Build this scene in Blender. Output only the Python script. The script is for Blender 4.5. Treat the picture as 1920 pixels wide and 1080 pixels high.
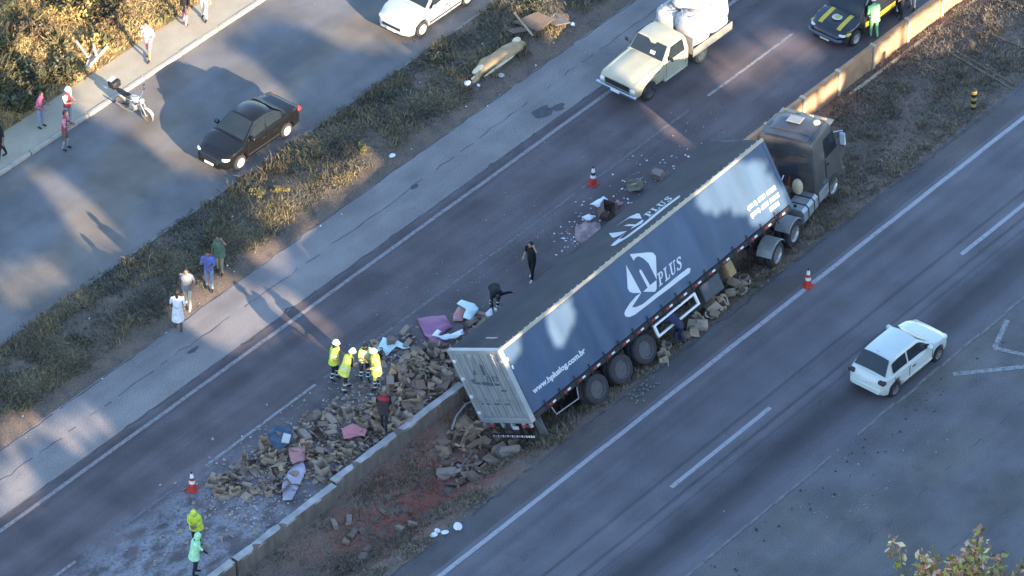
import bpy, bmesh, math, random
import numpy as np
from mathutils import Vector, Matrix, Euler, noise as mnoise
for o in list(bpy.data.objects): bpy.data.objects.remove(o)
R = math.radians
S = bpy.context.scene
COL = S.collection
rnd = random.Random(7)

# ------------------------------------------------------------------ camera, sky, sun, exposure
cam_d = bpy.data.cameras.new('camera'); cam = bpy.data.objects.new('camera', cam_d); COL.objects.link(cam)
cam.location = (-111.93, -92.60, 113.50)
cam.rotation_euler = (R(52.0), 0, math.atan2(-.77, .637))
cam_d.lens = 186.66; cam_d.sensor_width = 36; cam_d.clip_start = 1; cam_d.clip_end = 4000
S.camera = cam
SUN_EL, SUN_AZ = 15.0, 16.0            # elevation; shadows run 16 degrees off the road's normal
W = bpy.data.worlds.new('World'); S.world = W; W.use_nodes = True
wn = W.node_tree.nodes; wl = W.node_tree.links; wn.clear()
sky = wn.new('ShaderNodeTexSky'); sky.sky_type = 'NISHITA'; sky.sun_disc = False
sky.sun_elevation = R(SUN_EL); sky.sun_rotation = R(180 + SUN_AZ); sky.altitude = 800
sky.air_density = 1.0; sky.dust_density = 0.5; sky.ozone_density = 1.8
bg = wn.new('ShaderNodeBackground'); bg.inputs['Strength'].default_value = 0.14
wo = wn.new('ShaderNodeOutputWorld'); wl.new(sky.outputs[0], bg.inputs[0]); wl.new(bg.outputs[0], wo.inputs[0])
sun_d = bpy.data.lights.new('sun', 'SUN'); sun_d.energy = 3.8; sun_d.angle = R(0.4); sun_d.color = (1.0, .79, .55)
sun = bpy.data.objects.new('sun', sun_d); COL.objects.link(sun)
SD = Vector((math.sin(R(SUN_AZ)) * math.cos(R(SUN_EL)), math.cos(R(SUN_AZ)) * math.cos(R(SUN_EL)), -math.sin(R(SUN_EL))))
sun.rotation_euler = (-SD).to_track_quat('Z', 'Y').to_euler(); sun.location = (-20, -60, 40)
S.view_settings.view_transform = 'Standard'; S.view_settings.look = 'None'
S.view_settings.exposure = 2.2; S.view_settings.gamma = 1.0
S.render.engine = 'CYCLES'
S.render.resolution_x = 1024; S.render.resolution_y = 576

# ------------------------------------------------------------------ materials
MATS = {}
def mat(name, col, var=.12, scale=6., rough=.6, metal=0., bump=0., island=0., stretch=None, fine=0., spec=.4, trans=0., coat=0.):
    if name in MATS: return MATS[name]
    m = bpy.data.materials.new(name); m.use_nodes = True; MATS[name] = m
    nt = m.node_tree; n, l = nt.nodes, nt.links
    b = n['Principled BSDF']; b.inputs['Roughness'].default_value = rough; b.inputs['Metallic'].default_value = metal
    b.inputs['Specular IOR Level'].default_value = spec
    if coat: b.inputs['Coat Weight'].default_value = coat; b.inputs['Coat Roughness'].default_value = .08
    tc = n.new('ShaderNodeTexCoord'); mp = n.new('ShaderNodeMapping'); l.new(tc.outputs['Object'], mp.inputs[0])
    if stretch: mp.inputs['Scale'].default_value = stretch
    nz = n.new('ShaderNodeTexNoise'); nz.inputs['Scale'].default_value = scale; nz.inputs['Detail'].default_value = 5; l.new(mp.outputs[0], nz.inputs['Vector'])
    mr = n.new('ShaderNodeMapRange'); mr.inputs[1].default_value = .28; mr.inputs[2].default_value = .72
    mr.inputs[3].default_value = 1 - var; mr.inputs[4].default_value = 1 + var; l.new(nz.outputs[0], mr.inputs[0])
    val = mr.outputs[0]
    if fine:
        n2 = n.new('ShaderNodeTexNoise'); n2.inputs['Scale'].default_value = scale * 14; n2.inputs['Detail'].default_value = 2; l.new(tc.outputs['Object'], n2.inputs['Vector'])
        m2 = n.new('ShaderNodeMapRange'); m2.inputs[1].default_value = .25; m2.inputs[2].default_value = .75; m2.inputs[3].default_value = 1 - fine; m2.inputs[4].default_value = 1 + fine; l.new(n2.outputs[0], m2.inputs[0])
        mm = n.new('ShaderNodeMath'); mm.operation = 'MULTIPLY'; l.new(val, mm.inputs[0]); l.new(m2.outputs[0], mm.inputs[1]); val = mm.outputs[0]
    if island:
        ge = n.new('ShaderNodeNewGeometry'); m3 = n.new('ShaderNodeMapRange'); m3.inputs[3].default_value = 1 - island; m3.inputs[4].default_value = 1 + island
        l.new(ge.outputs['Random Per Island'], m3.inputs[0]); mm = n.new('ShaderNodeMath'); mm.operation = 'MULTIPLY'; l.new(val, mm.inputs[0]); l.new(m3.outputs[0], mm.inputs[1]); val = mm.outputs[0]
    mx = n.new('ShaderNodeVectorMath'); mx.operation = 'SCALE'; mx.inputs[0].default_value = col[:3]; l.new(val, mx.inputs['Scale'])
    l.new(mx.outputs[0], b.inputs['Base Color'])
    if bump:
        bp = n.new('ShaderNodeBump'); bp.inputs['Strength'].default_value = bump; bp.inputs['Distance'].default_value = .03
        l.new((n2 if fine else nz).outputs[0], bp.inputs['Height']); l.new(bp.outputs[0], b.inputs['Normal'])
    if trans: b.inputs['Transmission Weight'].default_value = trans
    return m

class NT:
    """little helper to write node maths for the ground materials"""
    def __init__(s, name):
        s.m = bpy.data.materials.new(name); s.m.use_nodes = True; s.n = s.m.node_tree.nodes; s.l = s.m.node_tree.links
        s.b = s.n['Principled BSDF']; s.tc = s.n.new('ShaderNodeTexCoord')
        sp = s.n.new('ShaderNodeSeparateXYZ'); s.l.new(s.tc.outputs['Object'], sp.inputs[0]); s.x, s.y, s.z = sp.outputs
    def put(s, sock, v):
        if isinstance(v, (int, float)): sock.default_value = v
        elif isinstance(v, tuple): sock.default_value = v if len(v) == len(sock.default_value) else v + (1,)
        else: s.l.new(v, sock)
    def op(s, o, a, b=0., c=0.):
        k = s.n.new('ShaderNodeMath'); k.operation = o; s.put(k.inputs[0], a); s.put(k.inputs[1], b); s.put(k.inputs[2], c); return k.outputs[0]
    def noise(s, scale, detail=4, stretch=None, off=0.):
        mp = s.n.new('ShaderNodeMapping'); s.l.new(s.tc.outputs['Object'], mp.inputs[0]); mp.inputs['Location'].default_value = (off, off * 2, 0)
        if stretch: mp.inputs['Scale'].default_value = stretch
        k = s.n.new('ShaderNodeTexNoise'); k.inputs['Scale'].default_value = scale; k.inputs['Detail'].default_value = detail; s.l.new(mp.outputs[0], k.inputs['Vector']); return k.outputs[0]
    def rng(s, v, a, b, c=0., d=1.):
        k = s.n.new('ShaderNodeMapRange'); k.interpolation_type = 'SMOOTHSTEP'
        for i, q in enumerate((v, a, b, c, d)): s.put(k.inputs[i], q)
        return k.outputs[0]
    def band(s, v, c, w): return s.rng(s.op('ABSOLUTE', s.op('SUBTRACT', v, c)), 0., w, 1., 0.)
    def mix(s, f, a, b):
        k = s.n.new('ShaderNodeMix'); k.data_type = 'RGBA'; s.put(k.inputs[0], f); s.put(k.inputs[6], a); s.put(k.inputs[7], b); return k.outputs[2]
    def scale(s, c, f):
        k = s.n.new('ShaderNodeVectorMath'); k.operation = 'SCALE'; s.put(k.inputs[0], c); s.put(k.inputs['Scale'], f); return k.outputs[0]
    def out(s, c, rough=.85, bump=None, strength=.3, dist=.02):
        s.put(s.b.inputs['Base Color'], c); s.put(s.b.inputs['Roughness'], rough); s.b.inputs['Specular IOR Level'].default_value = .3
        if bump is not None:
            k = s.n.new('ShaderNodeBump'); k.inputs['Strength'].default_value = strength; k.inputs['Distance'].default_value = dist; s.l.new(bump, k.inputs['Height']); s.l.new(k.outputs[0], s.b.inputs['Normal'])
        return s.m

def asphalt(name, col, tracks=(), streak=.18, blotch=.2, tint=None, cracks=.5, powder=False, skid=0.):
    t = NT(name)
    f = t.noise(30, 4); md = t.noise(.55, 7, off=3.); st = t.noise(1.1, 5, (.12, 2.2, 1), 7.); sp = t.noise(110, 1)
    v = t.op('MULTIPLY', t.rng(f, .3, .7, .66, 1.34), t.rng(md, .3, .7, 1 - blotch, 1 + blotch))
    v = t.op('MULTIPLY', v, t.rng(st, .3, .7, 1 - streak * .55, 1 + streak * .55))
    v = t.op('MULTIPLY', v, t.rng(sp, .62, .74, 1., 1.4))
    c = col if tint is None else t.mix(t.rng(t.noise(.35, 4, (.4, 1, 1), 11.), .42, .62), col, tint)
    for yc, w, a in tracks:
        v = t.op('MULTIPLY', v, t.op('SUBTRACT', 1., t.op('MULTIPLY', t.band(t.op('ADD', t.y, t.op('MULTIPLY', t.op('SUBTRACT', md, .5), .5 if w > .3 else .06)), yc, w), a)))
    if cracks:
        vo = t.n.new('ShaderNodeTexVoronoi'); vo.feature = 'DISTANCE_TO_EDGE'; vo.inputs['Scale'].default_value = .45
        wob = t.n.new('ShaderNodeVectorMath'); wob.operation = 'ADD'; t.l.new(t.tc.outputs['Object'], wob.inputs[0])
        nzc = t.n.new('ShaderNodeTexNoise'); nzc.inputs['Scale'].default_value = 1.6; nzc.inputs['Detail'].default_value = 5; t.l.new(t.tc.outputs['Object'], nzc.inputs['Vector'])
        t.l.new(nzc.outputs[1], wob.inputs[1]); t.l.new(wob.outputs[0], vo.inputs['Vector'])
        cr = t.op('MULTIPLY', t.rng(vo.outputs['Distance'], .0, .012, 1., 0.), t.rng(t.noise(.4, 2, off=5.), .48, .6))
        v = t.op('MULTIPLY', v, t.op('SUBTRACT', 1., t.op('MULTIPLY', cr, cracks)))
    c = t.scale(c, v)
    if powder:
        msk = t.op('MULTIPLY', t.rng(t.x, -16, -9.5, 1., 0.), t.op('MULTIPLY', t.rng(t.y, -2.8, -1.9), t.rng(t.y, .2, 2.6, 1., 0.)))
        nn = t.op('MULTIPLY', t.rng(t.noise(1.7, 7, (.7, 1.3, 1), 4.), .36, .60), t.rng(t.noise(9, 4, off=2.), .22, .58))
        c = t.mix(t.op('MULTIPLY', t.op('MULTIPLY', msk, nn), .6), c, (.40, .40, .44))
        m2 = t.op('MULTIPLY', t.op('MULTIPLY', t.band(t.x, -9., 8.), t.band(t.y, -.7, 2.6)), t.rng(t.noise(2.4, 6, off=9.), .42, .6))
        c = t.mix(t.op('MULTIPLY', m2, .7), c, (.24, .205, .175))
        # gritty dust thrown over the lane where the load slid, with a shape of its own
    return t.out(c, .82, f, .35)

# ------------------------------------------------------------------ mesh helpers
def newobj(name, mesh, parent=None):
    o = bpy.data.objects.new(name, mesh); COL.objects.link(o)
    if parent is not None: o.parent = parent
    return o
def tag(o, label=None, cat=None, group=None, kind=None):
    if label: o['label'] = label
    if cat: o['category'] = cat
    if group: o['group'] = group
    if kind: o['kind'] = kind
    return o
def empty(name, label=None, cat=None, loc=(0, 0, 0), rot=(0, 0, 0), group=None, kind=None):
    o = newobj(name, None); o.location = loc; o.rotation_euler = rot; o.empty_display_size = .2
    return tag(o, label, cat, group, kind)
def copy_tree(o, parent=None):
    c = o.copy(); COL.objects.link(c); c.parent = parent
    for ch in o.children: copy_tree(ch, c)
    return c

class MB:
    def __init__(s): s.v = []; s.f = []; s.mi = []
    def add(s, vs, fs, mi=0, M=None):
        k = len(s.v); s.v += [tuple(M @ Vector(p)) for p in vs] if M is not None else [tuple(p) for p in vs]
        s.f += [tuple(i + k for i in f) for f in fs]; s.mi += [mi] * len(fs); return s
    def box(s, x0, x1, y0, y1, z0, z1, mi=0, M=None, ch=0.):
        if ch:   # chamfered box
            bm = bmesh.new(); bmesh.ops.create_cube(bm, size=1)
            for v in bm.verts: v.co = Vector(((x0 + x1) / 2 + v.co.x * (x1 - x0), (y0 + y1) / 2 + v.co.y * (y1 - y0), (z0 + z1) / 2 + v.co.z * (z1 - z0)))
            bmesh.ops.bevel(bm, geom=bm.edges[:], offset=ch, segments=1, affect='EDGES', profile=.5)
            bm.verts.index_update(); s.add([v.co[:] for v in bm.verts], [[v.index for v in f.verts] for f in bm.faces], mi, M); bm.free(); return s
        vs = [(x, y, z) for x in (x0, x1) for y in (y0, y1) for z in (z0, z1)]
        return s.add(vs, [(0, 1, 3, 2), (4, 6, 7, 5), (0, 4, 5, 1), (2, 3, 7, 6), (0, 2, 6, 4), (1, 5, 7, 3)], mi, M)
    def loft(s, rings, mi=0, M=None, cap=True, closed=True):
        n = len(rings[0]); vs = [p for r in rings for p in r]; fs = []
        for i in range(len(rings) - 1):
            for j in range(n if closed else n - 1):
                a, b = i * n + j, i * n + (j + 1) % n; fs.append((a, b, b + n, a + n))
        if cap and closed: fs += [tuple(range(n))[::-1], tuple(range((len(rings) - 1) * n, len(rings) * n))]
        return s.add(vs, fs, mi, M)
    def cyl(s, p0, p1, r0, r1=None, n=12, mi=0, M=None, cap=True):
        r1 = r0 if r1 is None else r1; p0, p1 = Vector(p0), Vector(p1); q = (p1 - p0).to_track_quat('Z', 'Y')
        ring = lambda p, r: [p + q @ Vector((r * math.cos(2 * math.pi * k / n), r * math.sin(2 * math.pi * k / n), 0)) for k in range(n)]
        return s.loft([ring(p0, r0), ring(p1, r1)], mi, M, cap)
    def tube(s, pts, r, n=8, mi=0, M=None):
        pts = [Vector(p) for p in pts]; rings = []
        for i, p in enumerate(pts):
            d = (pts[min(i + 1, len(pts) - 1)] - pts[max(i - 1, 0)]).normalized(); q = d.to_track_quat('Z', 'Y')
            rr = r[i] if isinstance(r, (list, tuple)) else r
            rings.append([p + q @ Vector((rr * math.cos(2 * math.pi * k / n), rr * math.sin(2 * math.pi * k / n), 0)) for k in range(n)])
        return s.loft(rings, mi, M)
    def lathe(s, prof, n=20, axis='z', c=(0, 0, 0), mi=0, M=None, cap=True):
        rings = []
        for r, h in prof:
            rg = []
            for k in range(n):
                a = 2 * math.pi * k / n; u, w = r * math.cos(a), r * math.sin(a)
                rg.append((c[0] + u, c[1] + w, c[2] + h) if axis == 'z' else (c[0] + u, c[1] + h, c[2] + w) if axis == 'y' else (c[0] + h, c[1] + u, c[2] + w))
            rings.append(rg)
        return s.loft(rings, mi, M, cap)
    def ell(s, c, r, n=12, m=8, mi=0, M=None):
        prof = [(math.sin(math.pi * i / m), -math.cos(math.pi * i / m)) for i in range(m + 1)]
        prof[0] = (.02, -1); prof[-1] = (.02, 1)
        rings = [[(c[0] + r[0] * a * math.cos(2 * math.pi * k / n), c[1] + r[1] * a * math.sin(2 * math.pi * k / n), c[2] + r[2] * h) for k in range(n)] for a, h in prof]
        return s.loft(rings, mi, M)
    def poly(s, pts, mi=0, M=None, thick=None):
        """flat polygon (convex or concave), optionally with thickness vector"""
        bm = bmesh.new(); vs = [bm.verts.new(p) for p in pts]; f = bm.faces.new(vs)
        if thick is not None:
            r = bmesh.ops.extrude_face_region(bm, geom=[f]); bmesh.ops.translate(bm, vec=thick, verts=[e for e in r['geom'] if isinstance(e, bmesh.types.BMVert)])
        bmesh.ops.recalc_face_normals(bm, faces=bm.faces[:])
        bmesh.ops.triangulate(bm, faces=[q for q in bm.faces if len(q.verts) > 4]); bm.verts.index_update()
        s.add([v.co[:] for v in bm.verts], [[v.index for v in q.verts] for q in bm.faces], mi, M); bm.free(); return s
    def mesh(s, name, mats, smooth=None):
        me = bpy.data.meshes.new(name); me.from_pydata(s.v, [], s.f)
        for m in (mats if isinstance(mats, (list, tuple)) else [mats]): me.materials.append(m)
        me.polygons.foreach_set('material_index', s.mi)
        bm = bmesh.new(); bm.from_mesh(me); bmesh.ops.recalc_face_normals(bm, faces=bm.faces[:])
        if smooth:
            for f in bm.faces: f.smooth = True
            for e in bm.edges: e.smooth = len(e.link_faces) == 2 and e.calc_face_angle(0) < R(smooth)
        bm.to_mesh(me); bm.free(); me.update(); return me
    def build(s, name, mats, parent=None, smooth=None): return newobj(name, s.mesh(name, mats, smooth), parent)

def np_mesh(name, verts, faces, mats, mi=None, smooth=False):
    """verts (N,3), faces (M,k) arrays"""
    me = bpy.data.meshes.new(name); verts = np.asarray(verts, np.float32); faces = np.asarray(faces, np.int32); k = faces.shape[1]
    me.vertices.add(len(verts)); me.vertices.foreach_set('co', verts.ravel())
    me.loops.add(faces.size); me.loops.foreach_set('vertex_index', faces.ravel())
    me.polygons.add(len(faces)); me.polygons.foreach_set('loop_start', np.arange(0, faces.size, k, dtype=np.int32))
    for m in mats: me.materials.append(m)
    if mi is not None: me.polygons.foreach_set('material_index', np.asarray(mi, np.int32))
    me.polygons.foreach_set('use_smooth', np.full(len(faces), smooth)); me.update(calc_edges=True); me.validate(); return me

def text_mesh(body, size, mats, name, shear=0., bold=0., M=None, fit=None, parent=None):
    cu = bpy.data.curves.new('t', 'FONT'); cu.body = body; cu.size = size; cu.shear = shear; cu.offset = bold; cu.resolution_u = 3
    ob = bpy.data.objects.new('t', cu); COL.objects.link(ob); dg = bpy.context.evaluated_depsgraph_get(); me = bpy.data.meshes.new_from_object(ob.evaluated_get(dg))
    bpy.data.objects.remove(ob); me.materials.clear(); me.materials.append(mats); me.name = name
    xs = [v.co.x for v in me.vertices]; ys = [v.co.y for v in me.vertices]
    if fit:
        sx, sy = fit[0] / (max(xs) - min(xs)), fit[1] / (max(ys) - min(ys)); x0, y0 = min(xs), min(ys)
        for v in me.vertices: v.co.x = (v.co.x - x0) * sx; v.co.y = (v.co.y - y0) * sy
    if M is not None: me.transform(M)
    return newobj(name, me, parent)

def sm(a, b, x): t = min(1, max(0, (x - a) / (b - a))); return t * t * (3 - 2 * t)
def nz(x, y, s=1., o=0.): return mnoise.noise(Vector((x * s + o, y * s - o, o)))
# ------------------------------------------------------------------ the lie of the land
WALL_L, WALL_R = -2.3, -.95
def edge_y(x): return WALL_L + (WALL_R - WALL_L) * sm(1, 9, x)
def med_depth(x): return 1.15 - .62 * math.exp(-((x - 9.2) / 3.2) ** 2) - .1 * sm(12, 16, x)
def zt(x, y):
    if y > 19.85: return .12 + (y - 19.85) * .2 + .25 * sm(19.85, 21.5, y) * (nz(x, y, .45, 3) + .5 * nz(x, y, 1.3, 8))
    if y > 18.2: return .12
    if y > 11.5 or y < -6.6: return 0.
    if y > 7.6: return .24 * math.sin(math.pi * (y - 7.6) / 3.9) + .07 * nz(x, y, .9, 2) * sm(7.6, 8.2, y) * (1 - sm(10.9, 11.5, y))
    e = edge_y(x)
    if y > e + .2: return 0.
    t = (y + 6.6) / (e + 6.6)
    dw = (1 - sm(-5.5, -3.5, x)) * .62 * sm(.6, .97, t)
    k = sm(14, 18.5, x)
    return -med_depth(x) * (sm(0., .55, t) * (1 - k) + k * min(1., t) - dw) + .07 * nz(x, y, 1.1, 5) * sm(0, .15, t)
# ------------------------------------------------------------------ setting
def sheet_strip(name, y0, y1, m, z=0., x0=-140, x1=140, label=None):
    me = MB(); me.add([(x0, y0, z), (x1, y0, z), (x1, y1, z), (x0, y1, z)], [(0, 1, 2, 3)]); o = me.build(name, m); return tag(o, kind='structure')
def terrain(name, ys, m, x0=-46, x1=46, dx=.5, ylow=None, yhigh=None):
    xs = np.arange(x0, x1 + dx / 2, dx); V = []; ny = len(ys)
    for x in xs:
        for t in ys:
            y = t if yhigh is None else ylow + (yhigh(x) - ylow) * t
            V.append((x, y, zt(x, y)))
    F = [(i * ny + j, (i + 1) * ny + j, (i + 1) * ny + j + 1, i * ny + j + 1) for i in range(len(xs) - 1) for j in range(ny - 1)]
    return tag(newobj(name, np_mesh(name, V, F, [m], smooth=True)), kind='structure')

A_UP = asphalt('asphalt_upper', (.128, .105, .110), tracks=((3.9, .7, .18), (2.5, .6, .15), (.9, .6, .16), (-.6, .5, .12), (4.75, .5, .3)), powder=True, cracks=.2)
A_LOW = asphalt('asphalt_lower', (.150, .139, .152), tracks=((-12.6, 1.15, .52), (-9.3, .8, .14), (-8.55, .3, .12), (-10.45, .12, .3), (-11.35, .12, .3), (-11.75, .1, .2)), streak=.16, blotch=.12, cracks=.15)
A_CON = asphalt('worn_pale_shoulder', (.25, .225, .215), streak=.1, blotch=.13, tint=(.20, .185, .18), cracks=.15)
A_STR = asphalt('asphalt_side_street', (.16, .155, .155), tint=(.19, .165, .14), blotch=.2, streak=.08, cracks=.15)
A_APR = asphalt('asphalt_forecourt', (.155, .145, .15), tint=(.155, .145, .135), blotch=.18, streak=.08, cracks=.2)
A_SHL = asphalt('dusty_shoulder', (.125, .105, .098), tint=(.105, .10, .105), blotch=.15, streak=.15, cracks=.2)

def dirt(name, a, b, c, scale=.7, red=None):
    t = NT(name); f = t.noise(26, 5); md = t.noise(scale, 6, off=2.); lo = t.noise(scale * 3.1, 5, off=6.)
    col = t.mix(t.rng(md, .38, .6), a, b); col = t.mix(t.rng(lo, .5, .68), col, c)
    if red:
        x, y, wx, wy, cr = red
        k = t.op('MULTIPLY', t.op('MULTIPLY', t.band(t.x, x, wx), t.band(t.y, y, wy)), t.rng(t.noise(1.5, 5, off=8.), .34, .56)); col = t.mix(k, col, cr)
    return t.out(t.scale(col, t.rng(f, .25, .75, .6, 1.35)), .95, f, .7, .06)
D_VERGE = dirt('verge_soil', (.15, .118, .095), (.19, .14, .11), (.12, .105, .085))
D_MED = dirt('median_soil', (.17, .135, .115), (.21, .155, .125), (.14, .12, .10), red=(-8.6, -4.2, 9.0, 3.0, (.30, .11, .075)))
D_HILL = dirt('hill_soil', (.24, .17, .085), (.30, .22, .11), (.11, .085, .05))
D_FAR = dirt('far_ground', (.09, .085, .05), (.13, .10, .06), (.06, .07, .03), scale=.05)

def far_sheet():
    q = MB(); q.add([(-1800, -1800, -4.5), (1800, -1800, -4.5), (1800, 1800, -4.5), (-1800, 1800, -4.5)], [(0, 1, 2, 3)]); return tag(q.build('ground', D_FAR), kind='structure')
far_sheet()
forecourt = sheet_strip('forecourt', -62, -14.08, A_APR, 0.)
lower = sheet_strip('lower_carriageway', -14.08, -7.62, A_LOW, 0.)
lsh = sheet_strip('road_shoulder', -7.62, -6.6, A_SHL, 0.)
ul = MB()
xs = [-140] + list(np.arange(-4, 12.1, .5)) + [140]
ul.loft([[(x, edge_y(x) + .05, 0) for x in xs], [(x, 5.15, 0) for x in xs]], closed=False)
upper = tag(ul.build('upper_carriageway', A_UP), kind='structure')
con = sheet_strip('concrete_shoulder', 5.15, 7.6, A_CON, 0.)
street = sheet_strip('side_street', 11.5, 18.2, A_STR, 0.)
verge = terrain('verge', np.linspace(7.6, 11.5, 14), D_VERGE)
median = terrain('median', np.linspace(0, 1, 16), D_MED, ylow=-6.6, yhigh=lambda x: edge_y(x) + .12)
hill = terrain('hillside', np.concatenate([np.arange(19.85, 26, .4), np.arange(26, 61, 3.)]), D_HILL, x0=-60, x1=60)

M_CONC = mat('pale_concrete', (.36, .33, .29), .16, 3., .85, bump=.2, fine=.12)
M_KERB = mat('kerb_concrete', (.40, .36, .30), .16, 2.5, .85, fine=.1)
M_WALK = mat('footpath_cement', (.40, .35, .26), .12, 1.2, .9, fine=.1)
fp = MB(); fp.box(-140, 140, 18.36, 19.85, -.2, .12); footpath = tag(fp.build('footpath', M_WALK), kind='structure')
def kerb_row(name, y0, y1, z1, step, m, x0=-46, x1=46, jit=.0, gap=.012):
    par = empty(name, kind='structure'); x = x0; r = random.Random(name)
    base = [MB().box(0, step - gap, y0, y1, -.25, z1, ch=.015).mesh('kerb_stone', m) for _ in range(1)][0]
    while x < x1:
        o = newobj('kerb_stone', base, par); o.location = (x, r.uniform(-jit, jit), r.uniform(-jit, jit * .4)); o.rotation_euler[2] = r.uniform(-jit, jit) * .25; x += step
    return par
kerb_row('footpath_kerb', 18.205, 18.35, .135, 1.0, M_KERB, -30, 30, .008)
kerb_row('verge_kerb', 11.40, 11.52, .05, 1.0, mat('verge_kerb_grey', (.22, .21, .2), .2, 3., .9), -30, 30, .012)
# low broken gutter stones along the outer edge of the lower carriageway
gut = empty('gutter_kerb', kind='structure'); r_ = random.Random(5); x = -30.
M_GUT = mat('gutter_stone', (.20, .19, .19), .22, 4., .9, fine=.1)
while x < 34:
    ln = r_.uniform(.8, 1.5)
    if r_.random() < .93:
        q = MB().box(0, ln - .02, -.05, .05, -.1, r_.uniform(.015, .04), ch=.01).build('kerb_stone', M_GUT, gut); q.location = (x, -14.02 + r_.uniform(-.03, .03), 0); q.rotation_euler[2] = r_.uniform(-.02, .02)
    x += ln

# painted lines: worn thermoplastic, each dash a thin sheet of its own
def paint(name, col, under, wear=.5):
    t = NT(name); a = t.rng(t.op('ADD', t.op('MULTIPLY', t.noise(7, 5), .55), t.op('MULTIPLY', t.noise(38, 3), .45)), wear - .09, wear + .09)
    return t.out(t.mix(a, under, col), .7)
P_EDGE = paint('edge_paint', (.27, .25, .255), (.15, .135, .14), .46)
P_LANE = paint('lane_paint', (.30, .29, .29), (.12, .115, .12), .46)
P_FAINT = paint('faint_paint', (.17, .17, .175), (.11, .106, .11), .5)
P_LOW = paint('lower_paint', (.40, .385, .41), (.22, .21, .225), .42)
def line(parent, x0, x1, y, w, m, z=.006, name='painted_line'):
    q = MB(); n = max(1, int((x1 - x0) / 1.5)); xs = np.linspace(x0, x1, n + 1); jj = [r_.uniform(-.012, .012) for _ in xs]
    q.loft([[(xs[i], y - w / 2 + jj[i], z) for i in range(n + 1)], [(xs[i], y + w / 2 + jj[i], z) for i in range(n + 1)]], closed=False); return q.build(name, m, parent)
line(upper, -46, 46, 4.68, .15, P_EDGE)
for a, b, m in ((-21.5, -20.2, P_LANE), (-19.8, -14.6, P_FAINT), (-13.9, -8.35, P_LANE), (-7.9, -4.3, P_FAINT), (-4., .8, P_FAINT), (.9, 5.6, P_FAINT), (6.0, 12.2, P_FAINT), (13.3, 18.4, P_LANE), (25, 30, P_LANE)): line(upper, a, b, 1.74, .11, m)
line(lower, -46, 46, -7.88, .17, P_LOW)
for a, b in ((-21, -15.4), (-4.9, .5), (11.5, 17.), (28, 33)): line(lower, a, b, -10.9, .16, P_LOW)
def quadline(parent, pts, w, m, z=.007):
    for (a, b) in zip(pts[:-1], pts[1:]):
        d = (Vector(b) - Vector(a)).normalized(); nn = Vector((-d.y, d.x)) * w / 2; a, b = Vector(a), Vector(b)
        q = MB(); q.add([(*(a - nn), z), (*(b - nn), z), (*(b + nn), z), (*(a + nn), z)], [(0, 1, 2, 3)]); q.build('painted_line', m, parent); z += .0015
P_CHEV = paint('chevron_paint', (.36, .355, .35), (.19, .19, .2), .5)
quadline(forecourt, [(9.5, -14.3), (7.95, -14.85), (8.35, -16.0), (10.5, -18.5)], .18, P_CHEV); quadline(forecourt, [(5.9, -14.6), (7.8, -16.25), (9.2, -18.6)], .2, P_CHEV)
# cracks and seams as thin dark bitumen ribbons
M_SEAM = mat('bitumen_seam', (.075, .068, .072), .3, 5., .7)
def seam(parent, pts, w, z=.005, wob=.03, step=.35, gaps=0.):
    r = random.Random(len(pts) * 7 + int(w * 1000)); P = []
    for a, b in zip(pts[:-1], pts[1:]):
        n = max(2, int(math.dist(a, b) / step))
        P += [(a[0] + (b[0] - a[0]) * i / n, a[1] + (b[1] - a[1]) * i / n) for i in range(n)]
    q = MB(); rows = [(x, y + r.gauss(0, wob), w * r.uniform(.35, 1.3)) for x, y in P]
    for a, b in zip(rows[:-1], rows[1:]):
        if gaps and r.random() < gaps: continue
        q.add([(a[0], a[1] - a[2] / 2, z), (b[0], b[1] - b[2] / 2, z), (b[0], b[1] + b[2] / 2, z), (a[0], a[1] + a[2] / 2, z)], [(0, 1, 2, 3)])
    return tag(q.build('surface_crack', M_SEAM, parent), kind='stuff')
seam(con, [(-30, 6.35), (-12, 6.5), (0, 6.42), (12, 6.6), (30, 6.7)], .036, wob=.03, gaps=.3)
seam(con, [(-30, 7.5), (0, 7.58), (30, 7.55)], .05, wob=.02, gaps=.05)
seam(upper, [(-30, 5.05), (-8, 5.1), (10, 5.08), (30, 5.12)], .075, z=.0045, wob=.04, gaps=.2)
seam(lower, [(-30, -10.42), (30, -10.5)], .016, wob=.004, gaps=.4); seam(lower, [(-30, -11.32), (30, -11.4)], .016, wob=.004, gaps=.4)
seam(lsh, [(-30, -6.68), (0, -6.72), (30, -6.75)], .09, wob=.05, gaps=.1)
for a in ((-3, -17.6, 9, -17.2), (-6.5, -19.5, 2, -20.2)): seam(forecourt, [a[:2], a[2:]], .022, wob=.05, gaps=.5)
# bitumen repair patches on the pale shoulder
for (cx, cy, rx, ry) in ((8.66, 5.75, .5, .35), (9.3, 5.5, .3, .2), (2.3, 6.4, .25, .12), (-9.6, 6.2, .3, .1)):
    q = MB(); n = 14; q.poly([(cx + rx * math.cos(t * 2 * math.pi / n) * r_.uniform(.7, 1.15), cy + ry * math.sin(t * 2 * math.pi / n) * r_.uniform(.7, 1.15), .007) for t in range(n)]); q.build('repair_patch', mat('bitumen_patch', (.075, .076, .085), .2, 5., .8), con)

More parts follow.
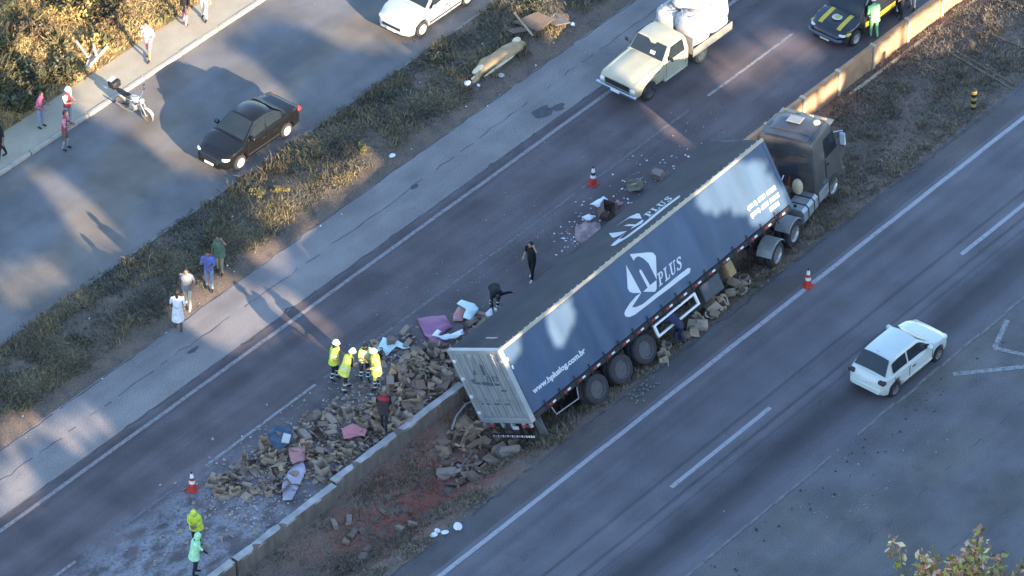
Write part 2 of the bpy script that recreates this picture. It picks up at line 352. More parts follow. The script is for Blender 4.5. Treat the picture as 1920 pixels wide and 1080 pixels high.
# ------------------------------------------------------------------ concrete walls at the edge of the upper carriageway
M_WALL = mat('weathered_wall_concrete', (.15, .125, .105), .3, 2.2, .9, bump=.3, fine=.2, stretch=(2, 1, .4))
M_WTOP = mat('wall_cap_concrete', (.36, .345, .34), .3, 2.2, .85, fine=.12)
w = empty('concrete_wall', 'low concrete wall with pale top beside the spilled cardboard boxes', 'wall', (-12, WALL_L, 0))
segs = [(-40, -34.1, .0), (-34, -28.1, .03), (-28, -22.1, 0), (-22, -17.1, -.03), (-17, -12.1, -.06), (-12, -5.35, .10), (-5.3, -.6, .04)]
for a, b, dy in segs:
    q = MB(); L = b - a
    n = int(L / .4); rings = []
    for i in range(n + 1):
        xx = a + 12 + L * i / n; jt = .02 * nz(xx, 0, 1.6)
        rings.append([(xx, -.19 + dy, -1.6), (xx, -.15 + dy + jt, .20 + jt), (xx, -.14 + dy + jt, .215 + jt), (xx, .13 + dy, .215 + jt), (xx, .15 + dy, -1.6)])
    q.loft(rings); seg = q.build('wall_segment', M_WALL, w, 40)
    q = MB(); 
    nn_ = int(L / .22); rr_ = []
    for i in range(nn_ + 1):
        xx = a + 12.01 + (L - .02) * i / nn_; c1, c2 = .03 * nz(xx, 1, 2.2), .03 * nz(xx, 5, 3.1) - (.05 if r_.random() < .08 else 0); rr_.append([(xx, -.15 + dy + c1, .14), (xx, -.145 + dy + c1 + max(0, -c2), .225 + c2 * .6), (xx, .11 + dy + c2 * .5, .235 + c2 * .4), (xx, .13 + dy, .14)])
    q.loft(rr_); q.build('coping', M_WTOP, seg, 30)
w2 = empty('retaining_wall', 'ochre retaining wall with upright posts below the police car', 'wall', (20, WALL_R, 0))
M_OCH = mat('ochre_wall_face', (.50, .29, .165), .22, 1.5, .9, bump=.25, fine=.15)
M_POST = mat('pale_wall_post', (.60, .47, .31), .15, 3., .85)
x = 6.85
while x < 44:
    q = MB(); q.box(x - 20 + .09, x - 20 + 2.05, -.1, .06, -1.75, .02, ch=.012); q.build('wall_panel', M_OCH, w2)
    q = MB(); q.box(x - 20 - .075, x - 20 + .075, -.16, .08, -1.75, .05, ch=.012); q.build('wall_post', M_POST, w2); x += 2.14
for k in range(9):
    q = MB(); q.box(-2.2 + k * 2.5, -2.2 + k * 2.5 + 2.46, -.56 - .04 * k * 0, -.40, -1.5, -.93, ch=.02); q.build('gutter_block', M_POST, w2)
# wheel ruts where vehicles cross the median
zr = lambda x, y: -med_depth(x) * (y + 6.6) / (edge_y(x) + 6.6)
M_RUT = mat('pale_rut_dust', (.22, .175, .135), .3, 2., .95, fine=.2)
for (ax, ay, bx, by, wd) in ((22.2, -2.0, 20.7, -6.6, .09), (22.45, -2.0, 20.95, -6.6, .06), (24.0, -1.6, 23.2, -6.6, .08), (26.2, -1.6, 25.6, -6.6, .1)):
    rows = [(ax + (bx - ax) * i / 14, ay + (by - ay) * i / 14) for i in range(15)]
    q = MB(); q.loft([[(x - wd / 2, y, zr(x, y) + .03) for x, y in rows], [(x, y, zr(x, y) + .06) for x, y in rows], [(x + wd / 2, y, zr(x, y) + .03) for x, y in rows]], closed=False); q.build('rut_ridge', M_RUT, median)

# ------------------------------------------------------------------ grass and weeds
def blades(name, pts, hmin, hmax, m, width=.03, lean=.6, seed=1, per=3, parent=None):
    g = np.random.default_rng(seed); P = np.repeat(np.asarray(pts), per, 0); n = len(P)
    P = P + np.c_[g.normal(0, .06, (n, 2)), np.zeros(n)]; h = g.uniform(hmin, hmax, n); a = g.uniform(0, 2 * np.pi, n); wd = width * g.uniform(.6, 1.5, n)
    lx, ly = g.normal(0, lean, n) * h, g.normal(0, lean, n) * h
    dx, dy = np.cos(a) * wd, np.sin(a) * wd
    v0 = P + np.c_[-dx, -dy, -.02 * np.ones(n)]; v1 = P + np.c_[dx, dy, -.02 * np.ones(n)]
    m0 = P + np.c_[lx * .45 + dx * .9, ly * .45 + dy * .9, h * .62]; m1 = P + np.c_[lx * .45 - dx * .9, ly * .45 - dy * .9, h * .62]; t = P + np.c_[lx, ly, h]
    V = np.stack([v0, v1, m0, m1, t], 1).reshape(-1, 3); i = np.arange(n) * 5
    F = np.concatenate([np.stack([i, i + 1, i + 2], 1), np.stack([i, i + 2, i + 3], 1), np.stack([i + 3, i + 2, i + 4], 1)])
    o = newobj(name, np_mesh(name, V, F, [m]), parent); return tag(o, kind='stuff')
def scatter(n, x0, x1, y0, y1, dens, seed):
    g = random.Random(seed); out = []
    while len(out) < n:
        x, y = g.uniform(x0, x1), g.uniform(y0, y1)
        if g.random() < dens(x, y): out.append((x, y, zt(x, y)))
    return out
G_DK = mat('weed_dark_green', (.125, .115, .084), .35, .8, .8, island=.5)
G_OL = mat('weed_olive', (.20, .165, .10), .3, .8, .8, island=.45)
G_ST = mat('dry_straw', (.26, .20, .10), .3, .8, .85, island=.4)
G_SB = mat('dry_straw_pale', (.44, .33, .155), .3, .8, .85, island=.4)
def dv(x, y): return (.12 + .88 * sm(-.35, .25, nz(x, y, .75, 4))) * sm(8.0, 9.1, y) * (1 - .3 * sm(11.1, 11.45, y)) * (1 if not (8.0 < x < 12.5 and y < 8.9) else .15)
o = blades('verge_weeds', scatter(30000, -24, 30, 7.8, 11.45, dv, 1), .03, .12, G_DK, .013, 1.1, 1, 4); tag(o, 'dark green weeds covering the verge', 'weeds')
o = blades('verge_dry_grass', scatter(16000, -24, 30, 7.75, 11.45, lambda x, y: dv(x, y) * sm(0, .3, nz(x, y, .5, 9)), 2), .04, .15, G_OL, .013, 1.1, 2, 4); tag(o, 'olive half dry grass mixed into the verge', 'grass')
def dmed(x, y):
    e = edge_y(x); k = sm(-6.75, -6.2, y) * (1 - sm(e - .5, e - .1, y))
    if x < -6: k *= .25 + .75 * sm(-.25, .25, nz(x, y, .7, 12)); k *= 1 - .8 * math.exp(-((x + 9.3) / 3.) ** 2 - ((y + 4.6) / .9) ** 2)
    return k * (.3 + .7 * sm(-.4, .3, nz(x, y, .9, 14)))
o = blades('median_weeds', scatter(22000, -22, 30, -6.7, -1.0, dmed, 3), .025, .10, G_DK, .012, 1.1, 3); tag(o, 'dark weeds growing along the sloping median', 'weeds')
o = blades('median_dry_grass', scatter(16000, -22, 30, -6.7, -1.0, lambda x, y: dmed(x, y) * sm(-.1, .3, nz(x, y, .6, 20)), 4), .03, .13, mat('median_straw', (.24, .19, .14), .3, .8, .85, island=.45), .012, 1.1, 4, 4); tag(o, 'brown dry grass on the median slope', 'grass')
o = blades('hillside_straw', scatter(24000, -8, 14, 19.9, 28, lambda x, y: sm(-.45, .1, nz(x, y, .8, 30)) * sm(19.85, 20.2, y), 5), .05, .24, G_SB, .016, 1.0, 5, 4); tag(o, 'pale dry straw grass covering the hillside', 'grass')
o = blades('hillside_weeds', scatter(5500, -8, 14, 19.95, 28, lambda x, y: sm(.02, .35, nz(x, y, .8, 41)), 6), .15, .5, mat('hill_weed', (.13, .115, .055), .3, .8, .85, island=.4), .05, .8, 6); tag(o, 'olive weeds among the hillside straw', 'weeds')

pts_ = []
for (x, y, z) in scatter(420, -22, 18, 8.3, 11.4, lambda x, y: sm(-.1, .35, nz(x, y, .6, 55)), 61):
    pts_ += [(x + rnd.gauss(0, .09), y + rnd.gauss(0, .09), z) for _ in range(10)]
tag(blades('verge_tufts', pts_, .12, .30, mat('tuft_yellow_green', (.20, .165, .095), .3, .8, .85, island=.45), .011, .55, 8, 3), 'taller yellow green tufts standing in the verge', 'grass')
pts_ = []
for (x, y, z) in scatter(260, -20, 28, -6.6, -2.4, dmed, 62):
    pts_ += [(x + rnd.gauss(0, .08), y + rnd.gauss(0, .08), z) for _ in range(9)]
tag(blades('median_tufts', pts_, .08, .24, mat('tuft_dry_brown', (.23, .175, .11), .3, .8, .85, island=.45), .011, .6, 9, 3), 'dry brown tufts standing in the median', 'grass')
def leaf_mesh(name, pts, size, m, seed=0, aspect=.55, flat=.0):
    g = np.random.default_rng(seed); P = np.asarray(pts, float); n = len(P)
    u = g.normal(size=(n, 3)); u[:, 2] *= (1 - flat); u /= np.linalg.norm(u, axis=1)[:, None]
    w = np.cross(u, g.normal(size=(n, 3))); w /= np.linalg.norm(w, axis=1)[:, None]
    s = (size * g.uniform(.6, 1.4, n))[:, None]
    V = np.stack([P - u * s, P + w * s * aspect, P + u * s, P - w * s * aspect], 1).reshape(-1, 3); i = np.arange(n) * 4
    return np_mesh(name, V, np.stack([i, i + 1, i + 2, i + 3], 1), [m])
def shrub(name, label, cat, loc, r, h, n, m, msk, seed, group=None, size=.07, mst=None, upright=0.):
    g = random.Random(seed); root = empty(name, label, cat, loc, group=group); pts = []; st = MB()
    for k in range(max(6, int(r * 16))):
        a, q = g.uniform(0, 2 * math.pi), g.uniform(.15, 1) * r; hh = h * g.uniform(.5, 1.) * (1 - .35 * (q / r)); tip = (math.cos(a) * q, math.sin(a) * q, hh)
        mid = (tip[0] * .4 + g.gauss(0, .05), tip[1] * .4 + g.gauss(0, .05), hh * .55); st.tube([(tip[0] * .08, tip[1] * .08, -.1), mid, tip], [.02 * h, .013 * h, .006], 5)
        for _ in range(n // max(6, int(r * 16))):
            t = g.uniform(.3, 1.05); b = [mid[i] + (tip[i] - mid[i]) * (t - .3) / .7 for i in range(3)]; pts.append([b[0] + g.gauss(0, .11 * r), b[1] + g.gauss(0, .11 * r), max(.03, b[2] + g.gauss(0, .1 * h))])
    st.build('stem', mst or mat('twig_brown', (.14, .10, .07), .2, 5., .9), root); newobj('foliage', leaf_mesh('foliage', pts, size, m, seed), root); return root
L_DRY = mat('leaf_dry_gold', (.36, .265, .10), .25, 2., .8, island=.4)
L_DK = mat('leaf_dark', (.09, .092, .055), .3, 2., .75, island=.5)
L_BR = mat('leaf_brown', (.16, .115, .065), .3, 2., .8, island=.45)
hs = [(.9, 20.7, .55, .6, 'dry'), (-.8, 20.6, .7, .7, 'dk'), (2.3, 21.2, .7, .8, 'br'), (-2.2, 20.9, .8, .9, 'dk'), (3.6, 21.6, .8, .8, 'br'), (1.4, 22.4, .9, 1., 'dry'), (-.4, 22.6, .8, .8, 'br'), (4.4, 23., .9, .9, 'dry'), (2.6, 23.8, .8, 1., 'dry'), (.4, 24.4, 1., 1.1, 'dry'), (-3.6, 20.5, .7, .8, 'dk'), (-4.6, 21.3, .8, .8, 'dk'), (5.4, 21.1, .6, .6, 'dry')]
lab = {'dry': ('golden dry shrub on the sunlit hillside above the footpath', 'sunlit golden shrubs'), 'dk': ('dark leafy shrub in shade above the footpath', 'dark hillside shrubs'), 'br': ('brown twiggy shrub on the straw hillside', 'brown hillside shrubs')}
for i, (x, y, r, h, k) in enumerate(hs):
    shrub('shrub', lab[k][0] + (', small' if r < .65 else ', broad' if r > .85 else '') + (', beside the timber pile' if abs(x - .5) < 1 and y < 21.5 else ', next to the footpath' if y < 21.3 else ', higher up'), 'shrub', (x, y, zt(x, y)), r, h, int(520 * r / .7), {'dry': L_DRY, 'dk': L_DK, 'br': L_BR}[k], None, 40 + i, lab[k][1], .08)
for i, (x, y, r, h, k) in enumerate([(-1.9, 10.1, .45, .28, 'y'), (-1.2, 9.7, .35, .22, 'y'), (2.6, 9.1, .4, .25, 'y'), (1.2, 10.2, .4, .25, 'g'), (-5.2, 9.6, .5, .25, 'g'), (-12.0, 9.4, .5, .25, 'g'), (-17.3, 9.2, .5, .25, 'g'), (5.6, 10.3, .5, .25, 'g'), (8.5, 10.6, .6, .3, 'g'), (13.6, 10.2, .7, .35, 'g'), (15.8, 9.6, .8, .4, 'g')]):
    shrub('verge_plant', {'y': 'yellowish leafy weed clump on the verge beside the pale shoulder', 'g': 'low dark green weed clump growing on the grassy verge'}[k] + (' by the broken boards' if x > 12 else ' beyond the tan bundle' if x > 7 else ' opposite the black car' if x > -3 else ' near the pedestrians' if x > -13 else ' away from everyone'), 'plant', (x, y, zt(x, y)), r, h, int(420 * r / .5), {'y': mat('leaf_yellow_green', (.30, .25, .09), .25, 2., .8, island=.4), 'g': L_DK}[k], None, 80 + i, {'y': 'yellow verge plants', 'g': 'dark verge plants'}[k], .045)
# ------------------------------------------------------------------ tall trees added out of frame, towards the sun, to shade the road
GAPS = [  # openings cut in the crowns to shape the sun patches, given by where the light through them lands on the ground
 [(1.3, 27.8), (-2.6, 24.2), (-1.2, 22.4), (-.3, 21.4), (-1.8, 19.2), (-2.0, 17.6), (1.6, 18.0), (12., 18.0), (16, 24), (10, 30)],
 [(-1.7, 17.6), (1.6, 18.0), (3.6, 18.2), (4.4, 16.2), (3.5, 13.8), (2.4, 12.2), (-1.7, 12.3), (-2.3, 13.8), (-1.7, 16)],
 [(7.1, 18.0), (10, 17.), (14.6, 17.4), (13.6, 12.9), (8.6, 12.7), (7.2, 14.1), (7.1, 16.1)],
 [(-5.7, 17.7), (-5.3, 16.9), (-6.4, 12.8), (-7.4, 12.5), (-6.9, 14.3)], [(-7.5, 13.8), (-7.1, 13.6), (-7.5, 12.4), (-7.8, 12.5)],
 [(-10.8, 14.2), (-9.6, 13.8), (-8.8, 13.0), (-9.7, 12.4), (-11.8, 13.3)],
 [(-8.6, 8.2), (-7.1, 8.8), (-5.7, 8.5), (-5.7, 7.3), (-6.5, 5.5), (-7.4, 5.0), (-8.6, 5.0), (-8.9, 5.6)],
 [(-4.6, 8.8), (-3.3, 8.8), (-3.4, 7.5), (-4.6, 7.8)],
 [(-5.7, 6.3), (-5.1, 6.1), (-5.6, 4.4), (-5.7, 3.2), (-6.4, 2.8), (-6.7, 3.4), (-6.5, 4.6)],
 [(-18.2, 6.9), (-17.6, 6.3), (-18.5, 5.2), (-19.2, 4.9), (-20.4, 5.2)], [(-15.9, 7.1), (-14.0, 6.5), (-14.3, 5.9), (-16.2, 6.2)], [(-16.8, 8.6), (-15.4, 8.4), (-16.1, 7.5), (-17.8, 7.5)],
 [(11.4, 2.9), (11.7, 2.6), (10.9, .9), (10.4, .9), (10.7, 2.0)], [(15.0, 3.0), (18.2, 2.1), (18.8, .6), (17.0, .9), (13.8, 1.7)],
 [(-2.5, 10.7), (-.6, 10.6), (3.1, 9.7), (2.5, 8.6), (-.8, 9.1), (-2.5, 9.6)],
 [(14.6, -2.0), (17.6, -2.1), (16.9, -3.6), (14.6, -3.4)], [(19.8, -2.0), (26.0, -2.0), (26, -5.0), (23.2, -5.2), (20.1, -4.4), (18.9, -3.3)],
 [(7.7, 7.9), (9.2, 10.0), (10.6, 10.), (10.7, 8.6), (11.2, 9.2), (10.8, 6.8), (9.8, 1.2), (8.2, .8), (8.4, 4.2), (7.8, 6.2)],
 [(-.1, 7.7), (.9, 7.6), (.0, 4.8), (-1.5, 2.6), (-1.3, 3.8), (-1.0, 5.2)], [(-2.8, 7.4), (-1.5, 7.6), (-2.5, 5.4), (-3.5, 4.9)],
  [(11.9, 5.9), (17.6, 5.6), (19.6, 12.), (19.6, 15.), (13.6, 15.), (12.6, 9.5)],
 [(20.4, 1.6), (22.5, 2.0), (24, 4.2), (21, 4.2)] ]
GP = [np.array(p) for p in GAPS]
GX0, GY0, GD = -60., -30., .1; GW, GH = 1100, 700
_gx, _gy = np.meshgrid(GX0 + GD * np.arange(GW), GY0 + GD * np.arange(GH))
MASK = np.zeros((GH, GW), bool)
for p in GP:
    c = np.zeros((GH, GW), bool); j = len(p) - 1
    for i in range(len(p)):
        with np.errstate(divide='ignore', invalid='ignore'):
            c ^= ((p[i, 1] > _gy) != (p[j, 1] > _gy)) & (_gx < (p[j, 0] - p[i, 0]) * (_gy - p[i, 1]) / (p[j, 1] - p[i, 1]) + p[i, 0])
        j = i
    MASK |= c
m2 = MASK.copy()
for dx, dy in ((2, 0), (-2, 0), (1, 5), (-1, -5), (0, 3), (0, -3)): m2 |= np.roll(np.roll(MASK, dx, 1), dy, 0)
MASK = m2
def near_gap(x, y):
    i, j = int((y - GY0) / GD), int((x - GX0) / GD); return 0 <= i < GH and 0 <= j < GW and bool(MASK[i, j])
KX, KY = SD.x / -SD.z, SD.y / -SD.z
M_EUC = mat('tall_tree_leaf', (.06, .07, .03), .3, 1., .8, island=.4); M_BARK = mat('tall_tree_bark', (.16, .13, .10), .25, 2., .9, stretch=(1, 1, .2))
gt = random.Random(77); tx = -46.
while tx < 20:
    ty = -48 + gt.uniform(-1.5, 1.5); root = empty('shade_tree', 'unseen tall tree added to shade the road, dense crown cut with sun gaps', 'tree', (tx, ty, -.02), group='unseen trees added to shade the road')
    L = []
    for _ in range(3400):
        px, py, pz = gt.uniform(-3.6, 3.6), gt.gauss(0, 1.1), gt.uniform(5.2, 22.0)
        if near_gap(tx + px + KX * pz, ty + py + KY * pz): continue
        for _ in range(7):
            q = (px + gt.gauss(0, .22), py + gt.gauss(0, .3), pz + gt.gauss(0, .10))
            if not near_gap(tx + q[0] + KX * q[2], ty + q[1] + KY * q[2]): L.append(q)
    newobj('crown', leaf_mesh('crown', L, .25, M_EUC, int(tx * 10) % 9999, .6), root)
    tk = MB(); tk.tube([(0, 0, -.3), (.1, 0, 3), (-.1, .1, 7), (.1, 0, 12), (0, 0, 15)], [.34, .28, .22, .14, .05], 8)
    for k in range(7):
        a = gt.uniform(0, 6.28); z0 = gt.uniform(4.5, 11.5); tk.tube([(0, 0, z0), (math.cos(a) * 1.2, math.sin(a) * .6, z0 + 1.2), (math.cos(a) * 2.6, math.sin(a) * 1.1, z0 + 2.2)], [.1, .07, .03], 6)
    tk.build('trunk', M_BARK, root, 60); tx += 5.4
# unseen bushes added to block low sun under the tree row
for k in range(14):
    bx = -48 + k * 5.2
    shrub('shade_bush', 'unseen broad dark bush added to block low sun under the shade trees', 'bush', (bx, -46.5, 0), 3.2, 6.2, 2300, M_EUC, None, 300 + k, 'unseen bushes under the shade trees', .36)

# small tree whose top shows at the foot of the picture
def corner_tree():
    g = random.Random(12); root = empty('roadside_sapling', 'small tree with yellow green and reddish leaf tips beside the forecourt', 'tree', (-7.3, -23.9, 0)); root.scale = (1.12, 1.12, 1.2); st = MB(); ends = []
    st.tube([(0, 0, -.2), (.05, .03, 1.2), (0, 0, 2.3)], [.12, .1, .08], 8)
    for k in range(34):
        a = g.uniform(0, 6.283); q = g.uniform(.2, 2.1); top = (math.cos(a) * q, math.sin(a) * q, g.uniform(3.7, 4.9) - .25 * q); mid = (top[0] * .55, top[1] * .55, 2.9 + g.uniform(-.3, .3))
        st.tube([(0, 0, g.uniform(1.5, 2.3)), mid, top], [.045, .03, .012], 5); ends.append((mid, top))
    trunk = st.build('trunk', mat('sapling_bark', (.22, .17, .13), .2, 5., .9), root, 60)
    for nm, col, prt, sd in (('tip_foliage', (.66, .52, .33), .30, 1), ('crown', (.40, .37, .08), .7, 2), ('reddish_leaves', (.66, .30, .18), .24, 3)):  # own leaf hues, brightened to stand in for sun the tree row blocks
        pts = []
        for mid, top in ends:
            for _ in range(int(46 * prt)):
                t = g.uniform(.25, 1.1) if nm == 'crown' else g.uniform(.75, 1.12); pts.append([mid[i] + (top[i] - mid[i]) * t + g.gauss(0, .13) for i in range(3)])
        tag(newobj(nm, leaf_mesh(nm, pts, .11, mat('sap_' + nm, col, .25, 3., .7, island=.4), sd, .5), root), kind='stuff' if nm != 'crown' else None)
corner_tree()

# ------------------------------------------------------------------ wheels
M_TYRE = mat('tyre_rubber', (.032, .031, .034), .25, 9., .85, fine=.1); M_TYD = mat('dusty_tyre', (.05, .047, .052), .25, 9., .9, fine=.12)
M_RIM = mat('steel_rim', (.42, .42, .43), .15, 8., .4, .6); M_RIMD = mat('dark_rim', (.11, .11, .12), .2, 8., .5, .5); M_BLK = mat('black_plastic', (.022, .022, .024), .2, 8., .55)
def wheel(parent, x, y, r, w, side, mt=None, mr=None, dish=.03, name='wheel', n=24, hub=.22):
    """side +1: outer face towards +y"""
    ro = empty(name); ro.parent = parent; ro.location = (x, y, r); h = w / 2
    MB().lathe([(r * .6, -h), (r * .9, -h), (r * .985, -h * .75), (r, -h * .4), (r, h * .4), (r * .985, h * .75), (r * .9, h), (r * .62, h * 1.0), (r * .6, h * .8)], n, 'y', cap=False).build('tyre', mt or M_TYRE, ro, 50)
    s = side; q = MB().lathe([(.02, s * (h - dish)), (r * hub, s * (h - dish)), (r * hub, s * (h - dish - .03)), (r * .5, s * (h - dish - .05)), (r * .57, s * (h - .005)), (r * .63, s * (h + .004)), (r * .63, s * (h - .05))], n, 'y')
    for k in range(8):
        a = k * math.pi / 4; q.lathe([(.012, 0), (.012, s * .03)], 6, 'y', (r * .36 * math.cos(a), s * (h - dish - .04), r * .36 * math.sin(a)))
    q.build('rim', mr or M_RIM, ro, 40); return ro

# ------------------------------------------------------------------ curtain-side semi-trailer tipped against the wall
TL, TW, TH, FZ = 13.9, 2.6, 2.8, .22
TR = empty('semi_trailer', 'long blue curtain-sided semi-trailer tipped over the median, white printed logo', 'trailer', (-5.89, -5.78, .78), (R(-28.7), R(-4.2), R(-1.5)))
M_CURT = mat('blue_curtain', (.050, .094, .168), .2, .9, .45, bump=.1, fine=.04, stretch=(1.6, 1, .35), spec=.5)
M_ROOF = mat('grey_roof_tarp', (.040, .044, .054), .2, 1.1, .8, fine=.08, stretch=(1, 1.5, 1))
M_RAIL = mat('cream_rail', (.46, .41, .32), .15, 3., .45, .3); M_SILV = mat('trailer_aluminium', (.37, .395, .42), .12, 2., .45, .35, fine=.06)
M_CHAS = mat('chassis_dark', (.035, .028, .03), .3, 4., .7); M_RED = mat('red_reflector', (.42, .03, .03), .1, 9., .4); M_WHT = mat('white_reflector', (.8, .8, .8), .06, 9., .35)
M_PRT = mat('white_print', (.68, .72, .76), .07, 2., .5); M_PRD = mat('dark_print', (.09, .11, .14), .2, 6., .6)
def curtain(y, sgn, name):
    nx, nzv = 140, 14; V = []
    for i in range(nx + 1):
        x = .12 + (TL - .2) * i / nx
        for j in range(nzv + 1):
            t = j / nzv; z = FZ + (TH - .1 - FZ) * t; bul = .045 * math.sin(math.pi * t) * (.7 + .5 * nz(x, t, .5, 3)) + .012 * math.sin(x * 5.2 + 1.3 * math.sin(t * 2)) * (1 - t * .5) + .014 * nz(x * 2.2, z * .6, 1., 6)
            V.append((x, y + sgn * bul, z))
    n1 = nzv + 1; F = [(i * n1 + j, (i + 1) * n1 + j, (i + 1) * n1 + j + 1, i * n1 + j + 1) for i in range(nx) for j in range(nzv)]
    return newobj(name, np_mesh(name, V, F, [M_CURT], smooth=True), TR)
cr = curtain(.0, -1, 'side_curtain'); curtain(TW, 1, 'side_curtain')
# roof tarp: sagging between the bows, torn loose towards the rear
nx, ny = 110, 20; V = []
def roofz(x, t):
    z = TH + .02 - .05 * math.sin(math.pi * t) * (.5 + .5 * abs(math.sin(x * math.pi / 2.3))) + .025 * nz(x * 1.2, t * 2.6, 1., 4)
    z -= .22 * (1 - sm(.4, 3.2, x)) * math.sin(math.pi * t) * (.55 + .6 * nz(x * .8, t * 2, 1, 9)); return z
for i in range(nx + 1):
    for j in range(ny + 1):
        x = .05 + (TL - .1) * i / nx; t = j / ny; V.append((x, .07 + (TW - .12) * t, roofz(x, t)))
F = [(i * (ny + 1) + j, (i + 1) * (ny + 1) + j, (i + 1) * (ny + 1) + j + 1, i * (ny + 1) + j + 1) for i in range(nx) for j in range(ny)]
roof = newobj('roof_tarp', np_mesh('roof_tarp', V, F, [M_ROOF], smooth=True), TR)
for k in range(7): MB().box(.9 + k * 2.1, .96 + k * 2.1, .1, TW - .1, TH - .16, TH - .1).build('roof_bow', M_SILV, TR)
q = MB(); q.box(.0, TL, -.055, .03, TH - .09, TH + .035, ch=.02); rail = q.build('roof_rail', M_RAIL, TR)
for k in range(46): MB().box(.15 + k * .3, .21 + k * .3, .035, .07, TH - .0, TH + .045).build('rail_clip', M_SILV, rail)
MB().box(.0, TL, TW - .065, TW + .055, TH - .11, TH + .02, ch=.02).build('roof_rail', M_ROOF, TR)
MB().box(TL - .06, TL + .02, .02, TW - .02, .1, TH - .02, ch=.02).build('front_wall', M_CURT, TR)
for yy in (-.03, TW - .09): MB().box(TL - .13, TL + .03, yy, yy + .12, .0, TH + .02, ch=.02).build('corner_post', M_CURT, TR)
MB().box(.05, TL - .05, .04, TW - .04, .08, .2).build('floor', M_CHAS, TR)
for yy in (-.02, TW - .06): MB().box(.02, TL, yy, yy + .08, .0, .19, ch=.01).build('side_rail', M_CHAS, TR)
for yy in (.85, 1.62): MB().box(.3, 12.9, yy, yy + .13, -.38, .08).build('chassis_beam', M_CHAS, TR)
for k in range(12): MB().box(.7 + k * 1.1, .78 + k * 1.1, .1, TW - .1, -.1, .08).build('cross_member', M_CHAS, TR)
# rear frame and doors
q = MB(); q.box(-.10, .1, -.06, .09, -.02, TH + .04, ch=.015); q.build('rear_post', M_SILV, TR)
q = MB(); q.box(-.10, .1, TW - .09, TW + .06, -.02, TH + .04, ch=.015); q.build('rear_post', M_SILV, TR)
MB().box(-.09, .09, .09, TW - .09, TH - .12, TH + .03, ch=.01).build('rear_header', M_SILV, TR)
MB().box(-.11, .1, .09, TW - .09, -.04, .16, ch=.015).build('rear_sill', M_SILV, TR)
for d in range(2):
    y0, y1 = .1 + d * 1.205, 1.295 + d * 1.205
    door = MB().box(-.06, -.02, y0, y1, .17, TH - .13, ch=.01).build('rear_door', M_SILV, TR)
    for k in range(3): MB().box(-.068, -.06, y0 + .15 + k * .42, y0 + .165 + k * .42, .2, TH - .16).build('door_rib', M_RIMD, door)
    for yy in (y0 + .32, y1 - .32):
        q = MB(); q.cyl((-.10, yy, .1), (-.10, yy, TH - .1), .018, n=8)
        for z in (.2, .75, 1.4, 2.1, TH - .2): q.box(-.12, -.06, yy - .035, yy + .035, z - .03, z + .03)
        q.build('lock_bar', M_SILV, door, 40); MB().box(-.13, -.11, yy - .02, yy + .3, .84, .88).build('lock_handle', M_RIM, door)
    hy = y0 - .02 if d == 0 else y1 + .02
    for z in (.35, 1.0, 1.7, 2.4): MB().box(-.12, -.06, hy - .07, hy + .05, z - .05, z + .05, ch=.008).build('hinge', M_WHT if d else M_SILV, door)
for yy in (.08, .45, 1.05, 1.55, 2.1, 2.5): MB().box(-.13, -.02, yy - .05, yy + .05, -.2, -.04, ch=.012).build('rear_bracket', M_SILV, TR)
MB().box(-.14, -.11, .75, 1.05, -.26, -.14).build('number_plate', mat('plate_grey', (.5, .5, .5), .1, 9., .5), TR)
for yy in (.35, 2.1): MB().box(-.13, -.08, yy - .14, yy + .14, -.18, -.09, ch=.01).build('tail_lamp', M_RED, TR)
for yy in (.7, 1.9): MB().box(.0, .06, yy - .05, yy + .05, -.55, -.1).build('bumper_arm', M_CHAS, TR)
bum = MB().box(-.02, .07, .24, 2.5, -.66, -.56, ch=.01).build('rear_bumper', M_CHAS, TR)
for k in range(18): MB().box(-.028, -.021, .26 + k * .124, .26 + k * .124 + .075, -.65, -.57).build('bumper_stripe', (M_WHT if k % 2 else mat('stripe_pink', (.55, .28, .28), .1, 9., .5)) if k > 3 else M_WHT, bum)
for yy in (.45, 1.95):
    MB().box(.5, .52, yy - .22, yy + .22, -.85, -.05).build('mud_flap', mat('grey_mud_flap', (.16, .17, .19), .2, 4., .7), TR)
# buckles, straps and marker lamps along the lower edge
for k in range(18):
    xx = .75 + k * .765
    if xx > TL - .3: break
    MB().box(xx - .022, xx + .022, -.052, -.03, .16, .36, ch=.004).build('curtain_buckle', M_BLK, TR)
    MB().box(xx - .02, xx + .02, -.045, -.025, -.08, .16).build('strap', M_BLK, TR)
    if k % 1 == 0:
        l0 = xx + .30; MB().box(l0, l0 + .15, -.045, -.021, .06, .12).build('marker_lamp', M_WHT, TR); MB().box(l0 - .18, l0 - .005, -.04, -.021, .06, .12).build('reflector', M_RED, TR)
MB().box(.06, .1, -.05, -.03, 2.25, 2.5).build('reflector', M_RED, TR); MB().box(.1, .15, -.056, -.03, 2.3, 2.42).build('marker_lamp', M_WHT, TR); MB().box(.14, .2, -.056, -.03, 1.95, 2.08).build('marker_lamp', M_WHT, TR)
